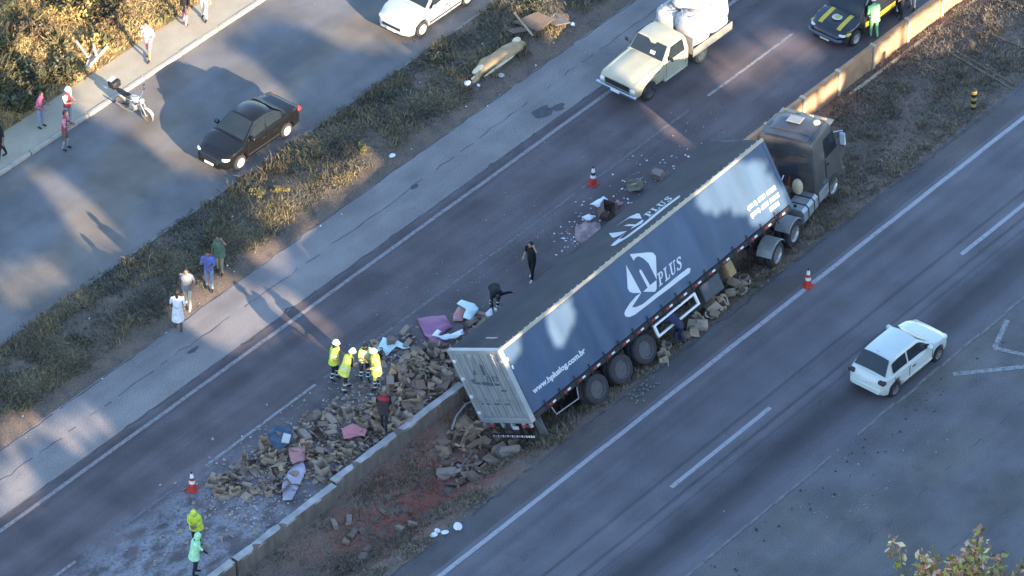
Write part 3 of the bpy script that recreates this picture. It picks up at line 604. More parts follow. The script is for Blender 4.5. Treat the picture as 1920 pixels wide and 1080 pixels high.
# white side guard frame, tool boxes, landing legs, mudguards
q = MB(); a, b, c, d = 6.2, 8.42, -.08, -.56
q.box(a, b, -.03, .03, c - .075, c); q.box(a, b, -.03, .03, d, d + .075); q.box(a, a + .09, -.032, .032, d + .003, c - .003); q.box(b - .09, b, -.032, .032, d + .003, c - .003); q.build('side_guard', M_WHT, TR)
for xx in (6.6, 8.0): MB().box(xx, xx + .07, .03, .5, -.35, -.27).build('guard_bracket', M_CHAS, TR)
MB().box(8.75, 9.75, .05, .6, -.72, -.08, ch=.03).build('tool_box', mat('grey_toolbox', (.075, .08, .095), .15, 4., .6), TR)
MB().box(10.2, 10.55, .1, .5, -.6, .0, ch=.03).build('ochre_box', mat('ochre_box', (.36, .25, .12), .2, 5., .8), TR)
for yy in (.55, 2.0): MB().box(10.7, 10.84, yy - .07, yy + .07, -.75, .05).box(10.63, 10.91, yy - .14, yy + .14, -.8, -.75).build('landing_leg', M_CHAS, TR)
WZ = -.61 - .52
for xx in (3.02, 4.28, 5.54):
    for sgn, y0 in ((-1, .16), (1, TW - .16)):
        wk = wheel(TR, xx, y0, .52, .27, sgn, M_TYD, M_RIMD, .13, hub=.26); wk.location.z = -.61
        wk = wheel(TR, xx, y0 - sgn * .31, .52, .27, sgn, M_TYD, M_RIMD, .10, hub=.26); wk.location.z = -.61
    MB().cyl((xx, .1, -.61), (xx, TW - .1, -.61), .065).build('axle', M_CHAS, TR, 40)
    q = MB(); q.loft([[(xx + .6 * math.sin(t), .0, -.61 + .6 * math.cos(t)), (xx + .6 * math.sin(t), .55, -.61 + .6 * math.cos(t))] for t in np.linspace(-.55, .55, 8)], closed=False); q.build('mudguard', mat('mudguard_grey', (.10, .10, .105), .2, 4., .7), TR)
q = MB(); q.tube([(.95, .02, -.03), (1.0, .0, -.35), (2.1, .0, -.42), (2.25, .02, -.05)], .025, 6); q.build('side_guard', mat('guard_grey', (.3, .3, .32), .1, 4., .5), TR)
# printing on the curtain, roof and doors
def cy(x, z): # curtain surface y at x,z
    t = (z - FZ) / (TH - .1 - FZ); return -(.045 * math.sin(math.pi * t) * (.7 + .5 * nz(x, t, .5, 3)) + .012 * math.sin(x * 5.2 + 1.3 * math.sin(t * 2)) * (1 - t * .5) + .014 * nz(x * 2.2, z * .6, 1., 6))
def drape(me, f):
    bm = bmesh.new(); bm.from_mesh(me)
    for _ in range(3): bmesh.ops.subdivide_edges(bm, edges=[e for e in bm.edges if e.calc_length() > .16], cuts=1)
    bmesh.ops.triangulate(bm, faces=bm.faces[:])
    for v in bm.verts: v.co = f(v.co)
    bm.to_mesh(me); bm.free()
def print_side(o):
    drape(o.data, lambda c: Vector((c.x, cy(c.x, c.z) - .008, c.z)))
LOGO = [[(6.59, 2.54), (7.33, 2.17), (7.5, 2.05), (7.55, 1.89), (7.37, 1.58), (7.15, 1.18), (7.13, 1.85), (7.03, 2.1), (6.89, 2.28), (6.74, 2.31), (6.62, 2.26)],
 [(6.24, 2.32), (6.31, 1.17), (5.99, 1.36), (5.88, 1.48), (5.87, 1.62)],
 [(6.68, 1.88), (6.74, 1.83), (6.8, 1.18), (7.13, 1.18), (7.0, .93), (6.9, .87), (6.8, .91), (6.41, 1.16), (6.66, 1.17), (6.63, 1.82)],
 [(6.31, 1.17), (5.71, .97), (5.86, .88), (6.15, .81), (8.42, .79), (8.58, .79), (8.68, .71), (8.57, .6), (6.23, .67), (5.7, .68), (5.44, .74), (5.3, .85), (5.3, .96), (5.39, 1.03), (5.68, 1.13), (6.06, 1.2)]]
for p in LOGO:
    o = MB().poly([(x, 0, z) for x, z in p]).build('logo_mark', M_PRT, cr); print_side(o)
def serif_plus(parent, M, m, wd, hg):
    """the word PLUS in heavy slanted serif capitals"""
    me = []; q = MB(); sl = .35
    def pt(x, y): return (x * wd + y * hg * sl, y * hg, 0)
    def bar(x0, y0, x1, y1): q.poly([pt(x0, y0), pt(x1, y0), pt(x1, y1), pt(x0, y1)])
    # P
    bar(.04, .0, .10, 1.); bar(.0, .0, .15, .09); bar(.0, .9, .045, 1.)
    n = 7; out = [(.10 + .0, 1.)] + [(.13 + .085 * math.cos(t), .72 + .28 * math.sin(t)) for t in np.linspace(math.pi / 2, -math.pi / 2, n)] + [(.10, .44)]
    inn = [(.10, .53)] + [(.13 + .035 * math.cos(t), .72 + .19 * math.sin(t)) for t in np.linspace(-math.pi / 2, math.pi / 2, n)] + [(.10, .91)]; q.poly([pt(*a) for a in out + inn])
    # L
    bar(.30, .0, .36, 1.); bar(.265, .9, .40, 1.); bar(.265, .0, .30, .09); q.poly([pt(.36, 0), pt(.475, 0), pt(.485, .3), pt(.455, .3), pt(.44, .1), pt(.36, .1)])
    # U
    bar(.51, .9, .65, 1.); bar(.68, .9, .77, 1.)
    ao = [(.545, .9)] + [(.635 + .09 * math.cos(t), .28 + .28 * math.sin(t)) for t in np.linspace(math.pi, 2 * math.pi, 9)] + [(.725, .9)]
    ai = [(.695, .9)] + [(.65 + .045 * math.cos(t), .3 + .2 * math.sin(t)) for t in np.linspace(2 * math.pi, math.pi, 9)] + [(.605, .9)]; q.poly([pt(*a) for a in ao + ai])
    # S
    cen = [(.965, .74), (.93, .93), (.88, .95), (.845, .86), (.845, .70), (.90, .56), (.95, .42), (.96, .24), (.925, .07), (.87, .05), (.83, .15), (.815, .30)]; th = [.02, .035, .03, .045, .055, .065, .065, .055, .045, .03, .035, .02]
    for (a, b, ta, tb) in zip(cen[:-1], cen[1:], th[:-1], th[1:]):
        d = Vector((b[0] - a[0], (b[1] - a[1]) * hg / wd)).normalized(); nn = Vector((-d.y, d.x * wd / hg))
        q.poly([pt(a[0] - nn.x * ta / 2, a[1] - nn.y * ta / 2), pt(b[0] - nn.x * tb / 2, b[1] - nn.y * tb / 2), pt(b[0] + nn.x * tb / 2, b[1] + nn.y * tb / 2), pt(a[0] + nn.x * ta / 2, a[1] + nn.y * ta / 2)])
    bar(.952, .72, .985, .97); bar(.8, .03, .828, .3)
    o = q.build('lettering', m, parent); o.data.transform(M); return o
XZ = lambda x, z: Matrix.Translation((x, 0, z)) @ Matrix.Rotation(R(90), 4, 'X')
o = serif_plus(cr, XZ(7.12, .92), M_PRT, 1.25, .42); print_side(o)
o = text_mesh('www.hpluslog.com.br', .3, M_PRT, 'lettering', 0, .012, XZ(.5, .68), (2.68, .28), cr); print_side(o)
o = text_mesh('(031)', .3, M_PRT, 'lettering', 0, .01, XZ(12.0, .98), (.5, .2), cr); print_side(o)
o = text_mesh('(031)', .3, M_PRT, 'lettering', 0, .01, XZ(12.0, .68), (.5, .2), cr); print_side(o)
for (x0, x1, z) in ((12.58, 12.98, 1.08), (13.04, 13.5, 1.08), (12.58, 12.98, .78), (13.04, 13.5, .78), (12.9, 13.4, .52)):
    k = x0
    while k < x1 - .05:
        o = MB().poly([(k, 0, z - .08), (k + .07, 0, z - .08), (k + .085, 0, z + .08), (k + .015, 0, z + .08)]).build('worn_print_stroke', M_PRT, cr); print_side(o); k += .1
RL = [[(8.01, 2.03), (8.46, 1.91), (8.6, 1.82), (8.54, 1.12), (8.87, 1.55), (8.91, 1.72), (8.71, 1.9)], [(8.11, 1.67), (8.21, 1.5), (8.17, 1.1), (8.49, 1.04), (8.45, .93), (8.23, .85), (7.85, 1.05), (8.07, 1.09), (8.07, 1.36)],
 [(7.6, 1.93), (7.73, 1.1), (7.45, 1.19), (7.28, 1.33), (7.31, 1.46)], [(6.72, .96), (7.7, 1.11), (7.17, .98), (7.25, .79), (9.99, .72), (10.1, .69), (10.03, .56), (9.87, .51), (7.29, .6), (6.74, .76)]]
rf = lambda c: Vector((c.x, c.y, roofz(c.x, (c.y - .07) / (TW - .12)) + .012))
M_RPR = mat('roof_print', (.48, .51, .56), .1, 2., .55)
for p in RL: o = MB().poly([(x, y, TH) for x, y in p]).build('logo_mark', M_RPR, roof); drape(o.data, rf)
o = serif_plus(roof, Matrix.Translation((8.62, .82, TH)), M_RPR, 1.3, .44); drape(o.data, rf)
for p in ([(1.62, 2.28), (1.72, 1.84), (1.86, 1.86), (1.72, 2.1)], [(1.31, 2.28), (1.17, 2.21), (1.22, 1.84), (1.36, 1.84), (1.34, 2.06)], [(2.16, 1.65), (1.92, 1.7), (1.98, 1.54), (1.55, 1.58), (.68, 1.51), (.75, 1.43), (1.35, 1.43), (2.05, 1.5)]):
    MB().poly([(-.079, y, z) for y, z in p]).build('logo_mark', M_PRD, TR)
serif_plus(TR, Matrix.Translation((-.079, 1.32, 1.6)) @ Matrix.Rotation(R(-90), 4, 'Z') @ Matrix.Rotation(R(90), 4, 'X') @ Matrix.Diagonal((1, 1, 1, 1)), M_PRD, .6, .2)
for (ya, yb, z) in ((2.2, 2.05, .7), (1.9, 1.7, .7), (1.5, 1.2, .7), (1.12, .95, .7), (.9, .7, .7), (.8, .5, 1.24)): MB().poly([(-.079, ya, z - .03), (-.079, yb, z - .03), (-.079, yb, z + .03), (-.079, ya, z + .03)]).build('worn_print_stroke', M_PRD, TR)

# ------------------------------------------------------------------ tractor unit
TC = empty('truck_tractor', 'dusty dark grey truck cab in the ditch, coupled to the blue trailer', 'truck', (7.45, -4.98, -.22), (R(-5), R(-1.5), R(11)))
M_CAB = mat('dusty_grey_paint', (.105, .10, .098), .18, 2., .45, .25, fine=.06); M_CABT = mat('cab_roof_paint', (.075, .085, .105), .2, 2., .4, .25)
M_GLS = mat('dark_glass', (.018, .022, .027), .1, 3., .12, 0., spec=.6); M_CHR = mat('brushed_steel', (.55, .56, .57), .1, 6., .28, .85)
M_FEN = mat('grey_fender', (.24, .25, .26), .12, 4., .5)
for yy in (-.45, .35): MB().box(-1.3, 4.6, yy, yy + .1, .72, .95).build('frame_rail', M_CHAS, TC)
for xx in (-.68, .66):
    for s in (-1, 1):
        wheel(TC, xx, s * 1.08, .5, .28, s, M_TYRE, M_CHR, .10); wheel(TC, xx, s * .76, .5, .26, s, M_TYRE, M_RIMD)
    MB().cyl((xx, -1., .5), (xx, 1., .5), .08).build('axle', M_CHAS, TC, 40)
for s in (-1, 1):
    wheel(TC, 3.75, s * 1.08, .5, .3, s, M_TYRE, M_CHR, .06)
    for xx in (-.68, .66):
        if s == 1 and xx < 0: continue
        q = MB(); rg = lambda t, r: [(xx + r * math.sin(t), s * .66, .5 + r * math.cos(t)), (xx + r * math.sin(t), s * 1.23, .5 + r * math.cos(t)), (xx + r * math.sin(t), s * 1.25, .5 + (r - .06) * math.cos(t))]
        q.loft([rg(t, .6) for t in np.linspace(-1.2 if xx < 0 else -.95, 1.25, 14)], closed=False); q.build('fender', M_FEN, TC, 50)
MB().lathe([(.0, 0), (.48, 0), (.5, .05), (.48, .09), (.02, .09)], 20, 'z', (0, 0, .95)).build('fifth_wheel', M_CHAS, TC, 40)
def prism_tank(s):
    t = MB(); prof = [(.42, .35), (.42, .86), (.5, .95), (1.12, .95), (1.22, .85), (1.22, .45), (1.12, .35)]
    t.loft([[(x, s * y, z) for y, z in prof] for x in (1.42, 1.45, 2.5, 2.53)]); tk = t.build('fuel_tank', mat('tank_alloy', (.40, .43, .46), .12, 4., .38, .5), TC, 40)
    for x in (1.75, 2.2): MB().loft([[(x + d, s * (y + (.008 if y > .5 else 0)), z + (.008 if z > .6 else -.008)) for y, z in prof] for d in (0, .06)]).build('tank_strap', M_BLK, tk)
    MB().cyl((1.58, s * .8, .95), (1.58, s * .8, 1.0), .06).build('filler_cap', M_BLK, tk, 40)
prism_tank(-1); prism_tank(1)
# cab shell
def cab_ring(x, z0, z1, w0, w1, r=.16): return [(x, -w0, z0), (x, -w0, z0 + .5), (x, -w1, z1 - r), (x, -w1 + r * .5, z1 - r * .25), (x, -w1 + r * 1.4, z1), (x, w1 - r * 1.4, z1), (x, w1 - r * .5, z1 - r * .25), (x, w1, z1 - r), (x, w0, z0 + .5), (x, w0, z0)]
q = MB(); q.loft([cab_ring(2.52, 1.0, 2.82, 1.13, 1.02, .22), cab_ring(2.6, .95, 2.95, 1.18, 1.07), cab_ring(3.2, .62, 3.03, 1.2, 1.09), cab_ring(3.9, .6, 3.0, 1.2, 1.08), cab_ring(4.25, .55, 2.86, 1.2, 1.03, .2), cab_ring(4.5, .5, 1.75, 1.19, 1.12, .1), cab_ring(4.62, .48, 1.3, 1.15, 1.12, .1)])
cab = q.build('cab', M_CAB, TC, 32)
q = MB(); q.loft([[(x, -w, z), (x, -w * .5, z + .035), (x, w * .5, z + .035), (x, w, z)] for x, w, z in ((2.68, .84, 2.99), (3.2, .88, 3.045), (3.85, .86, 3.02), (4.18, .8, 2.92))], closed=False); q.build('roof_panel', M_CABT, cab, 50)
for k in range(5): MB().box(2.505, 2.53, -.9, .9, 1.25 + k * .3, 1.27 + k * .3).build('back_rib', M_CAB, cab)
MB().box(2.49, 2.52, -.5, .35, 1.5, 2.1, ch=.008).build('back_panel', M_CABT, cab)
q = MB(); q.loft([[(x, -w, z), (x, -w * .6, z + h_), (x, w * .6, z + h_), (x, w, z)] for x, w, z, h_ in ((3.0, .9, 3.0, .12), (3.5, .88, 3.02, .2), (3.95, .84, 3.0, .14), (4.1, .8, 2.96, .03))]); q.build('roof_deflector', M_CABT, cab, 40)
MB().box(3.3, 3.72, -.28, .28, 3.22, 3.25, ch=.02).build('roof_hatch', mat('cab_hatch_grey', (.3, .3, .3), .12, 4., .5), cab)
MB().lathe([(.01, .1), (.09, .09), (.13, .05), (.14, 0)], 14, 'z', (3.75, -.7, 3.09)).build('roof_beacon', mat('beacon_white', (.7, .7, .68), .05, 4., .3), cab, 60)
q = MB(); q.box(4.15, 4.5, -1.02, 1.02, 2.78, 2.84, ch=.02); q.build('sun_visor', mat('visor_cream', (.42, .36, .27), .1, 4., .5), cab)
for k in range(4): MB().box(4.2, 4.28, -.75 + k * .5 - .09, -.75 + k * .5 + .09, 2.92, 2.99, ch=.015).build('roof_lamp', mat('amber_lamp', (.6, .42, .2), .1, 9., .3), cab)
q = MB(); q.add([(4.31, -.98, 2.7), (4.31, .98, 2.7), (4.515, 1.06, 1.82), (4.515, -1.06, 1.82)], [(0, 1, 2, 3)]); q.build('windscreen', M_GLS, cab)
for s in (-1, 1):
    q = MB(); q.add([(3.35, s * 1.158, 1.9), (4.3, s * 1.152, 1.85), (4.12, s * 1.112, 2.62), (3.38, s * 1.104, 2.68)], [(0, 1, 2, 3)]); q.build('side_window', M_GLS, cab)
    q = MB(); q.box(3.3, 3.33, s * 1.2 - .008, s * 1.2 + .008, .7, 1.9); q.box(3.38, 3.52, s * 1.215 - .015, s * 1.215 + .015, 1.62, 1.66); q.build('door_handle', M_BLK, cab)
    q = MB(); q.tube([(4.2, s * 1.1, 2.5), (4.42, s * 1.34, 2.5), (4.42, s * 1.36, 2.0)], .02, 6); q.box(4.34, 4.44, s * 1.36 - .11, s * 1.36 + .11, 1.9, 2.42, ch=.03); q.build('mirror', mat('mirror_pale_blue', (.42, .52, .58), .1, 4., .3) if s < 0 else M_BLK, cab)
    q = MB(); q.box(2.62, 3.35, s * 1.22 - .02, s * 1.22 + .02, .5, .95, ch=.01); q.build('side_skirt', M_FEN, cab)
    for k in range(3): MB().box(3.0, 3.32, s * 1.12 - .12, s * 1.12 + .12, .42 + k * .32, .46 + k * .32).build('step', M_CHR, cab)
q = MB(); q.box(4.5, 4.78, -1.2, 1.2, .32, .72, ch=.05); q.build('front_bumper', M_CAB, TC)
q = MB(); q.box(4.6, 4.66, -.8, .8, .8, 1.35, ch=.02); q.build('grille', M_BLK, TC)
for s in (-1, 1): MB().box(4.6, 4.7, s * .98 - .15, s * .98 + .15, .78, 1.02, ch=.03).build('headlamp', mat('headlamp_glass', (.7, .72, .72), .05, 9., .15), TC)
q = MB(); q.cyl((2.3, .55, .9), (2.3, .55, 2.3), .1); q.build('air_intake', M_BLK, TC, 40)
MB().ell((2.2, -.62, 1.35), (.18, .2, .32), 14, 10).build('air_tank', mat('cream_air_tank', (.56, .47, .31), .1, 4., .45), TC, 60)
for k in range(3): MB().tube([(2.45, -.2 + k * .12, 1.5), (2.0, -.3 + k * .2, 1.15), (1.4, -.1 + k * .1, 1.2), (1.0, k * .05, 1.4)], .022, 6).build('air_hose', (M_RED, M_BLK, M_CHR)[k], TC, 60)
# ------------------------------------------------------------------ cars
def paintm(name, col, metal=.0): return mat(name, col, .03, 3., .28, metal, spec=.5, coat=.6)
M_LAMP = mat('clear_lamp', (.72, .74, .76), .05, 9., .12, spec=.7); M_TAIL = mat('tail_lamp_red', (.45, .04, .04), .05, 9., .2)
M_GLASS = mat('car_glass', (.022, .03, .036), .15, 2., .08, spec=.7)
def car(name, label, cat, loc, heading, L, Wd, H, wb, paint_m, kind='sedan', r=.30, rim=None, tail=None, side_glass=None, front_off=None):
    root = empty(name, label, cat, loc, (0, 0, heading)); hl, hw = L / 2, Wd / 2
    fx = front_off if front_off is not None else hl - .78; rx = fx - wb
    if kind == 'hatch':
        sh = ([-hl, -hl + .04, -hl + .16, -hl + .5, .3, fx - .25, hl - .42, hl - .12, hl], [.52, .80, .92, .93, .90, .91, .80, .68, .50]); G = dict(cowl=fx - .28, rf=fx - 1.0, rr=-hl + .62, rb=-hl + .18, belt=.90)
    else:
        sh = ([-hl, -hl + .04, -hl + .25, -hl + .8, .2, fx - .25, hl - .42, hl - .12, hl], [.55, .86, .97, .97, .91, .91, .80, .68, .50]); G = dict(cowl=fx - .30, rf=fx - 1.05, rr=-hl + 1.35, rb=-hl + .72, belt=.91)
    if kind == 'suv': sh = (sh[0], [v + .12 for v in sh[1]]); G['belt'] += .1
    wx = ([-hl, -hl + .12, -hl + .5, 0, hl - .6, hl - .18, hl], [.72, .91, .985, 1., .98, .87, .60])
    xs = sorted(set(list(np.linspace(-hl, hl, 56)) + [fx + k for k in np.linspace(-r * 1.22, r * 1.22, 13)] + [rx + k for k in np.linspace(-r * 1.22, r * 1.22, 13)])); rings = []
    for x in xs:
        b = .20 + .10 * sm(hl - .3, hl, x) + .12 * sm(-hl + .3, -hl, x)
        for cx in (fx, rx):
            d = abs(x - cx); Rr = r * 1.18
            if d < Rr: b = max(b, r + math.sqrt(Rr * Rr - d * d))
        z = float(np.interp(x, *sh)); w = hw * float(np.interp(x, *wx)); z = max(z, b + .06)
        half = [(0, b), (w * .9, b), (w * .985, b + (z - b) * .12), (w, b + (z - b) * .45), (w * .985, b + (z - b) * .75), (w * .955, b + (z - b) * .93), (w * .88, z), (w * .55, z + .018), (0, z + .03)]
        rings.append([(x, y, zz) for y, zz in half] + [(x, -y, zz) for y, zz in half[-2:0:-1]])
    body = MB().loft(rings).build('body', paint_m, root, 38)
    # dark wheel wells and underside
    MB().box(rx - .35, fx + .35, -hw * .8, hw * .8, .18, .5).build('underbody', M_BLK, body)
    # greenhouse
    st = [(G['cowl'], 0., .98), (G['rf'], 1., 1.), ((G['rf'] + G['rr']) / 2, 1.03, 1.), (G['rr'] + .3, 1.01, .99), (G['rr'], .93, .97), (G['rb'], 0., .93)]
    hb = G['belt']
    def prof(x, t, ws):
        zb = float(np.interp(x, *sh)) - .01; zt_ = zb + (H - zb) * t; wbb = hw * .90 * ws; wtt = hw * (.90 - .2 * t) * ws
        return zb, zt_, wbb, wtt
    rg = []
    for x, t, ws in st:
        zb, z1, wb_, wt = prof(x, t, ws); rr_ = .06 * t
        half = [(wb_, zb - .03), (wt + .01 * t, zb + (z1 - zb) * .86), (wt - rr_ * .6, z1 - rr_ * .35), (wt - rr_ * 2.2, z1 + .005), (wt * .4, z1 + .045 * t), (0, z1 + .055 * t)]
        rg.append([(x, y, z) for y, z in half] + [(x, -y, z) for y, z in half[-2::-1]])
    MB().loft(rg, closed=False).build('cabin', paint_m, root, 30)
    def top(x): return float(np.interp(x, [s[0] for s in st[::-1]], [s[1] for s in st[::-1]]))
    def side_pt(x, v, s):
        t = top(x); zb, z1, wb_, wt = prof(x, t, 1.); z = zb + (z1 - zb) * .86; return (x, s * (wb_ + (wt + .01 * t - wb_) * v + .011), zb - .03 + (z - zb + .03) * v)
    sg = side_glass or M_GLASS; mid = (G['rf'] + G['rr']) / 2 + .05
    for s in (-1, 1):
        for x0, x1, nm in ((mid + .04, G['cowl'] - .2, 'front_side_window'), (G['rr'] - (.02 if kind != 'sedan' else .28), mid - .04, 'rear_side_window')):
            q = MB(); n = 9; lo, hi = [], []
            for i in range(n):
                x = x0 + (x1 - x0) * i / (n - 1); v1 = .93 if top(x) > .5 else .8; lo.append(side_pt(x, .16, s)); hi.append(side_pt(x, max(.2, v1), s))
            q.loft([lo, hi], closed=False); q.build(nm, sg, root, 50)
        q = MB(); q.box(G['cowl'] - .42, G['cowl'] - .26, s * hw * .97 - .02, s * (hw + .14), hb + .02, hb + .17, ch=.03) if s > 0 else q.box(G['cowl'] - .42, G['cowl'] - .26, s * (hw + .14), s * hw * .97 + .02, hb + .02, hb + .17, ch=.03); q.build('mirror', paint_m, root, 40)
        for k, xx in enumerate((mid + .16, G['rr'] + .05)): MB().box(xx, xx + .16, s * hw - .02 if s > 0 else s * hw - .012, s * hw + .012 if s > 0 else s * hw + .02, .70, .735).build('door_handle', M_BLK if name != 'police_car' else M_RIM, root)
        for xx in (mid, G['rr'] - .02, G['cowl'] - .12): MB().box(xx - .006, xx + .006, s * hw - .012, s * hw + .004, .32, .86).build('door_seam', M_BLK, root)
        MB().box(rx + .42, fx - .42, s * hw - .03, s * hw + .012, .38, .44, ch=.01).build('side_moulding', M_BLK if kind != 'hatch' else paint_m, root)
    def screen(xa, xb, nm, off):
        q = MB(); rows = []
        for v in np.linspace(.10, .93, 5):
            x = xa[0] + (xb[0] - xa[0]) * v; t = xa[1] + (xb[1] - xa[1]) * v; zb0 = float(np.interp(xa[0], *sh)); z = zb0 + (H - zb0) * v; w = (hw * (.90 - .2 * v)) * .90
            rows.append([(x + off, w * u, z + .022 + (.03 * (1 - u * u))) for u in np.linspace(-1, 1, 7)])
        q.loft(rows, closed=False); q.build(nm, M_GLASS, root, 60)
    screen(st[0], st[1], 'windscreen', .012); screen(st[5], st[4], 'rear_window', -.016)
    for s in (-1, 1):
        q = MB(); q.ell((hl - .27, s * hw * .70, .64), (.19, .17, .075), 12, 8); q.build('headlamp', M_LAMP, root, 60)
        q = MB(); z = .82 if kind != 'sedan' else .80; q.box(-hl - .005, -hl + .2, s * hw * .76 - .13, s * hw * .76 + .13, z - .07, z + .07, 0, None, .03); q.build('tail_lamp', tail or M_TAIL, root, 60)
        for xx in (fx, rx): wheel(root, xx, s * (hw - .10), r, .19, s, M_TYRE, rim or M_RIM, .02, n=20)
    MB().box(hl - .075, hl + .015, -hw * .5, hw * .5, .43, .54, ch=.015).build('grille', M_BLK, root); MB().box(hl - .06, hl + .03, -.2, .2, .32, .41).build('number_plate', M_WHT, root)
    MB().box(hl - .14, hl + .005, -hw * .62, hw * .62, .24, .31, ch=.012).build('front_bumper', M_BLK, root)
    MB().box(-hl - .03, -hl + .09, -hw * .78, hw * .78, .34, .55, ch=.04).build('rear_bumper', paint_m, root, 40); MB().box(-hl - .02, -hl + .03, -.2, .2, .62, .71).build('number_plate', M_WHT, root)
    q = MB(); q.cyl((G['rr'] + .12, 0, H), (G['rr'] - .05, 0, H + .2), .006, n=5); q.build('aerial', M_BLK, root)
    return root
car('hatchback_car', 'small white hatchback driving on the lower carriageway', 'car', (4.98, -12.98, .008), 0, 3.9, 1.64, 1.45, 2.47, paintm('white_paint', (.66, .71, .67)), 'hatch', .29, mat('dull_hubcap', (.25, .25, .26), .1, 6., .5, .4), tail=mat('dark_tail', (.06, .03, .035), .1, 9., .2))
car('sedan_car', 'black sedan parked on the side street against the verge', 'car', (.42, 12.66, .008), math.pi, 4.15, 1.66, 1.43, 2.5, mat('dusty_black_paint', (.009, .0095, .011), .1, 3., .3, 0., coat=.3), 'sedan', .30, mat('bright_hubcap', (.62, .62, .62), .05, 6., .35, .4))
car('white_sedan', 'white sedan parked on the side street beyond the black car', 'car', (10.95, 13.02, .008), math.pi, 4.4, 1.74, 1.48, 2.6, paintm('cool_white_paint', (.46, .50, .51)), 'sedan', .32, mat('bright_hubcap2', (.66, .66, .66), .05, 6., .35, .4))
pc = car('police_car', 'black police car with yellow stripes standing beside the retaining wall', 'car', (20.75, .36, .008), math.pi, 4.5, 1.78, 1.52, 2.65, paintm('police_black', (.022, .024, .032)), 'sedan', .32)
M_YEL = mat('police_yellow', (.62, .48, .06), .08, 5., .4); hlp = 2.25
for s in (-1, 1):
    q = MB(); rows = []
    for x in np.linspace(1.05, 2.0, 8): z = float(np.interp(x, [1.22, 1.83, 2.13, 2.25], [.91, .80, .68, .5])) + .026; rows.append([(x, s * .42 - .09, z + .01), (x, s * .42, z + .012), (x, s * .42 + .09, z + .01)])
    q.loft(rows, closed=False); q.build('hood_stripe', M_YEL, pc)
    q = MB(); q.box(-.9, .95, s * .895 - .008, s * .895 + .008, .52, .74); q.build('side_stripe', M_YEL, pc)
    q = MB(); q.box(1.75, 2.0, s * .80 - .06, s * .80 + .06, .60, .72, ch=.03); q.build('fender_flash', M_YEL, pc)
MB().lathe([(.01, .012), (.19, .01), (.2, 0)], 18, 'z', (1.5, 0, .905)).build('hood_emblem', mat('emblem_white', (.6, .58, .45), .1, 5., .5), pc)
MB().lathe([(.01, .014), (.1, .013), (.1, 0)], 14, 'z', (1.5, 0, .909)).build('hood_emblem', M_YEL, pc)
q = MB(); q.box(-.35, -.05, -.6, .6, 1.56, 1.68, ch=.04); q.build('light_bar', mat('lightbar_red', (.35, .03, .03), .1, 9., .25), pc)
q = MB(); q.tube([(2.2, -.75, .5), (2.34, -.6, .52), (2.36, 0, .53), (2.34, .6, .52), (2.2, .75, .5)], .055, 8); q.build('bull_bar', mat('bumper_slate', (.10, .11, .15), .1, 4., .4), pc, 60)

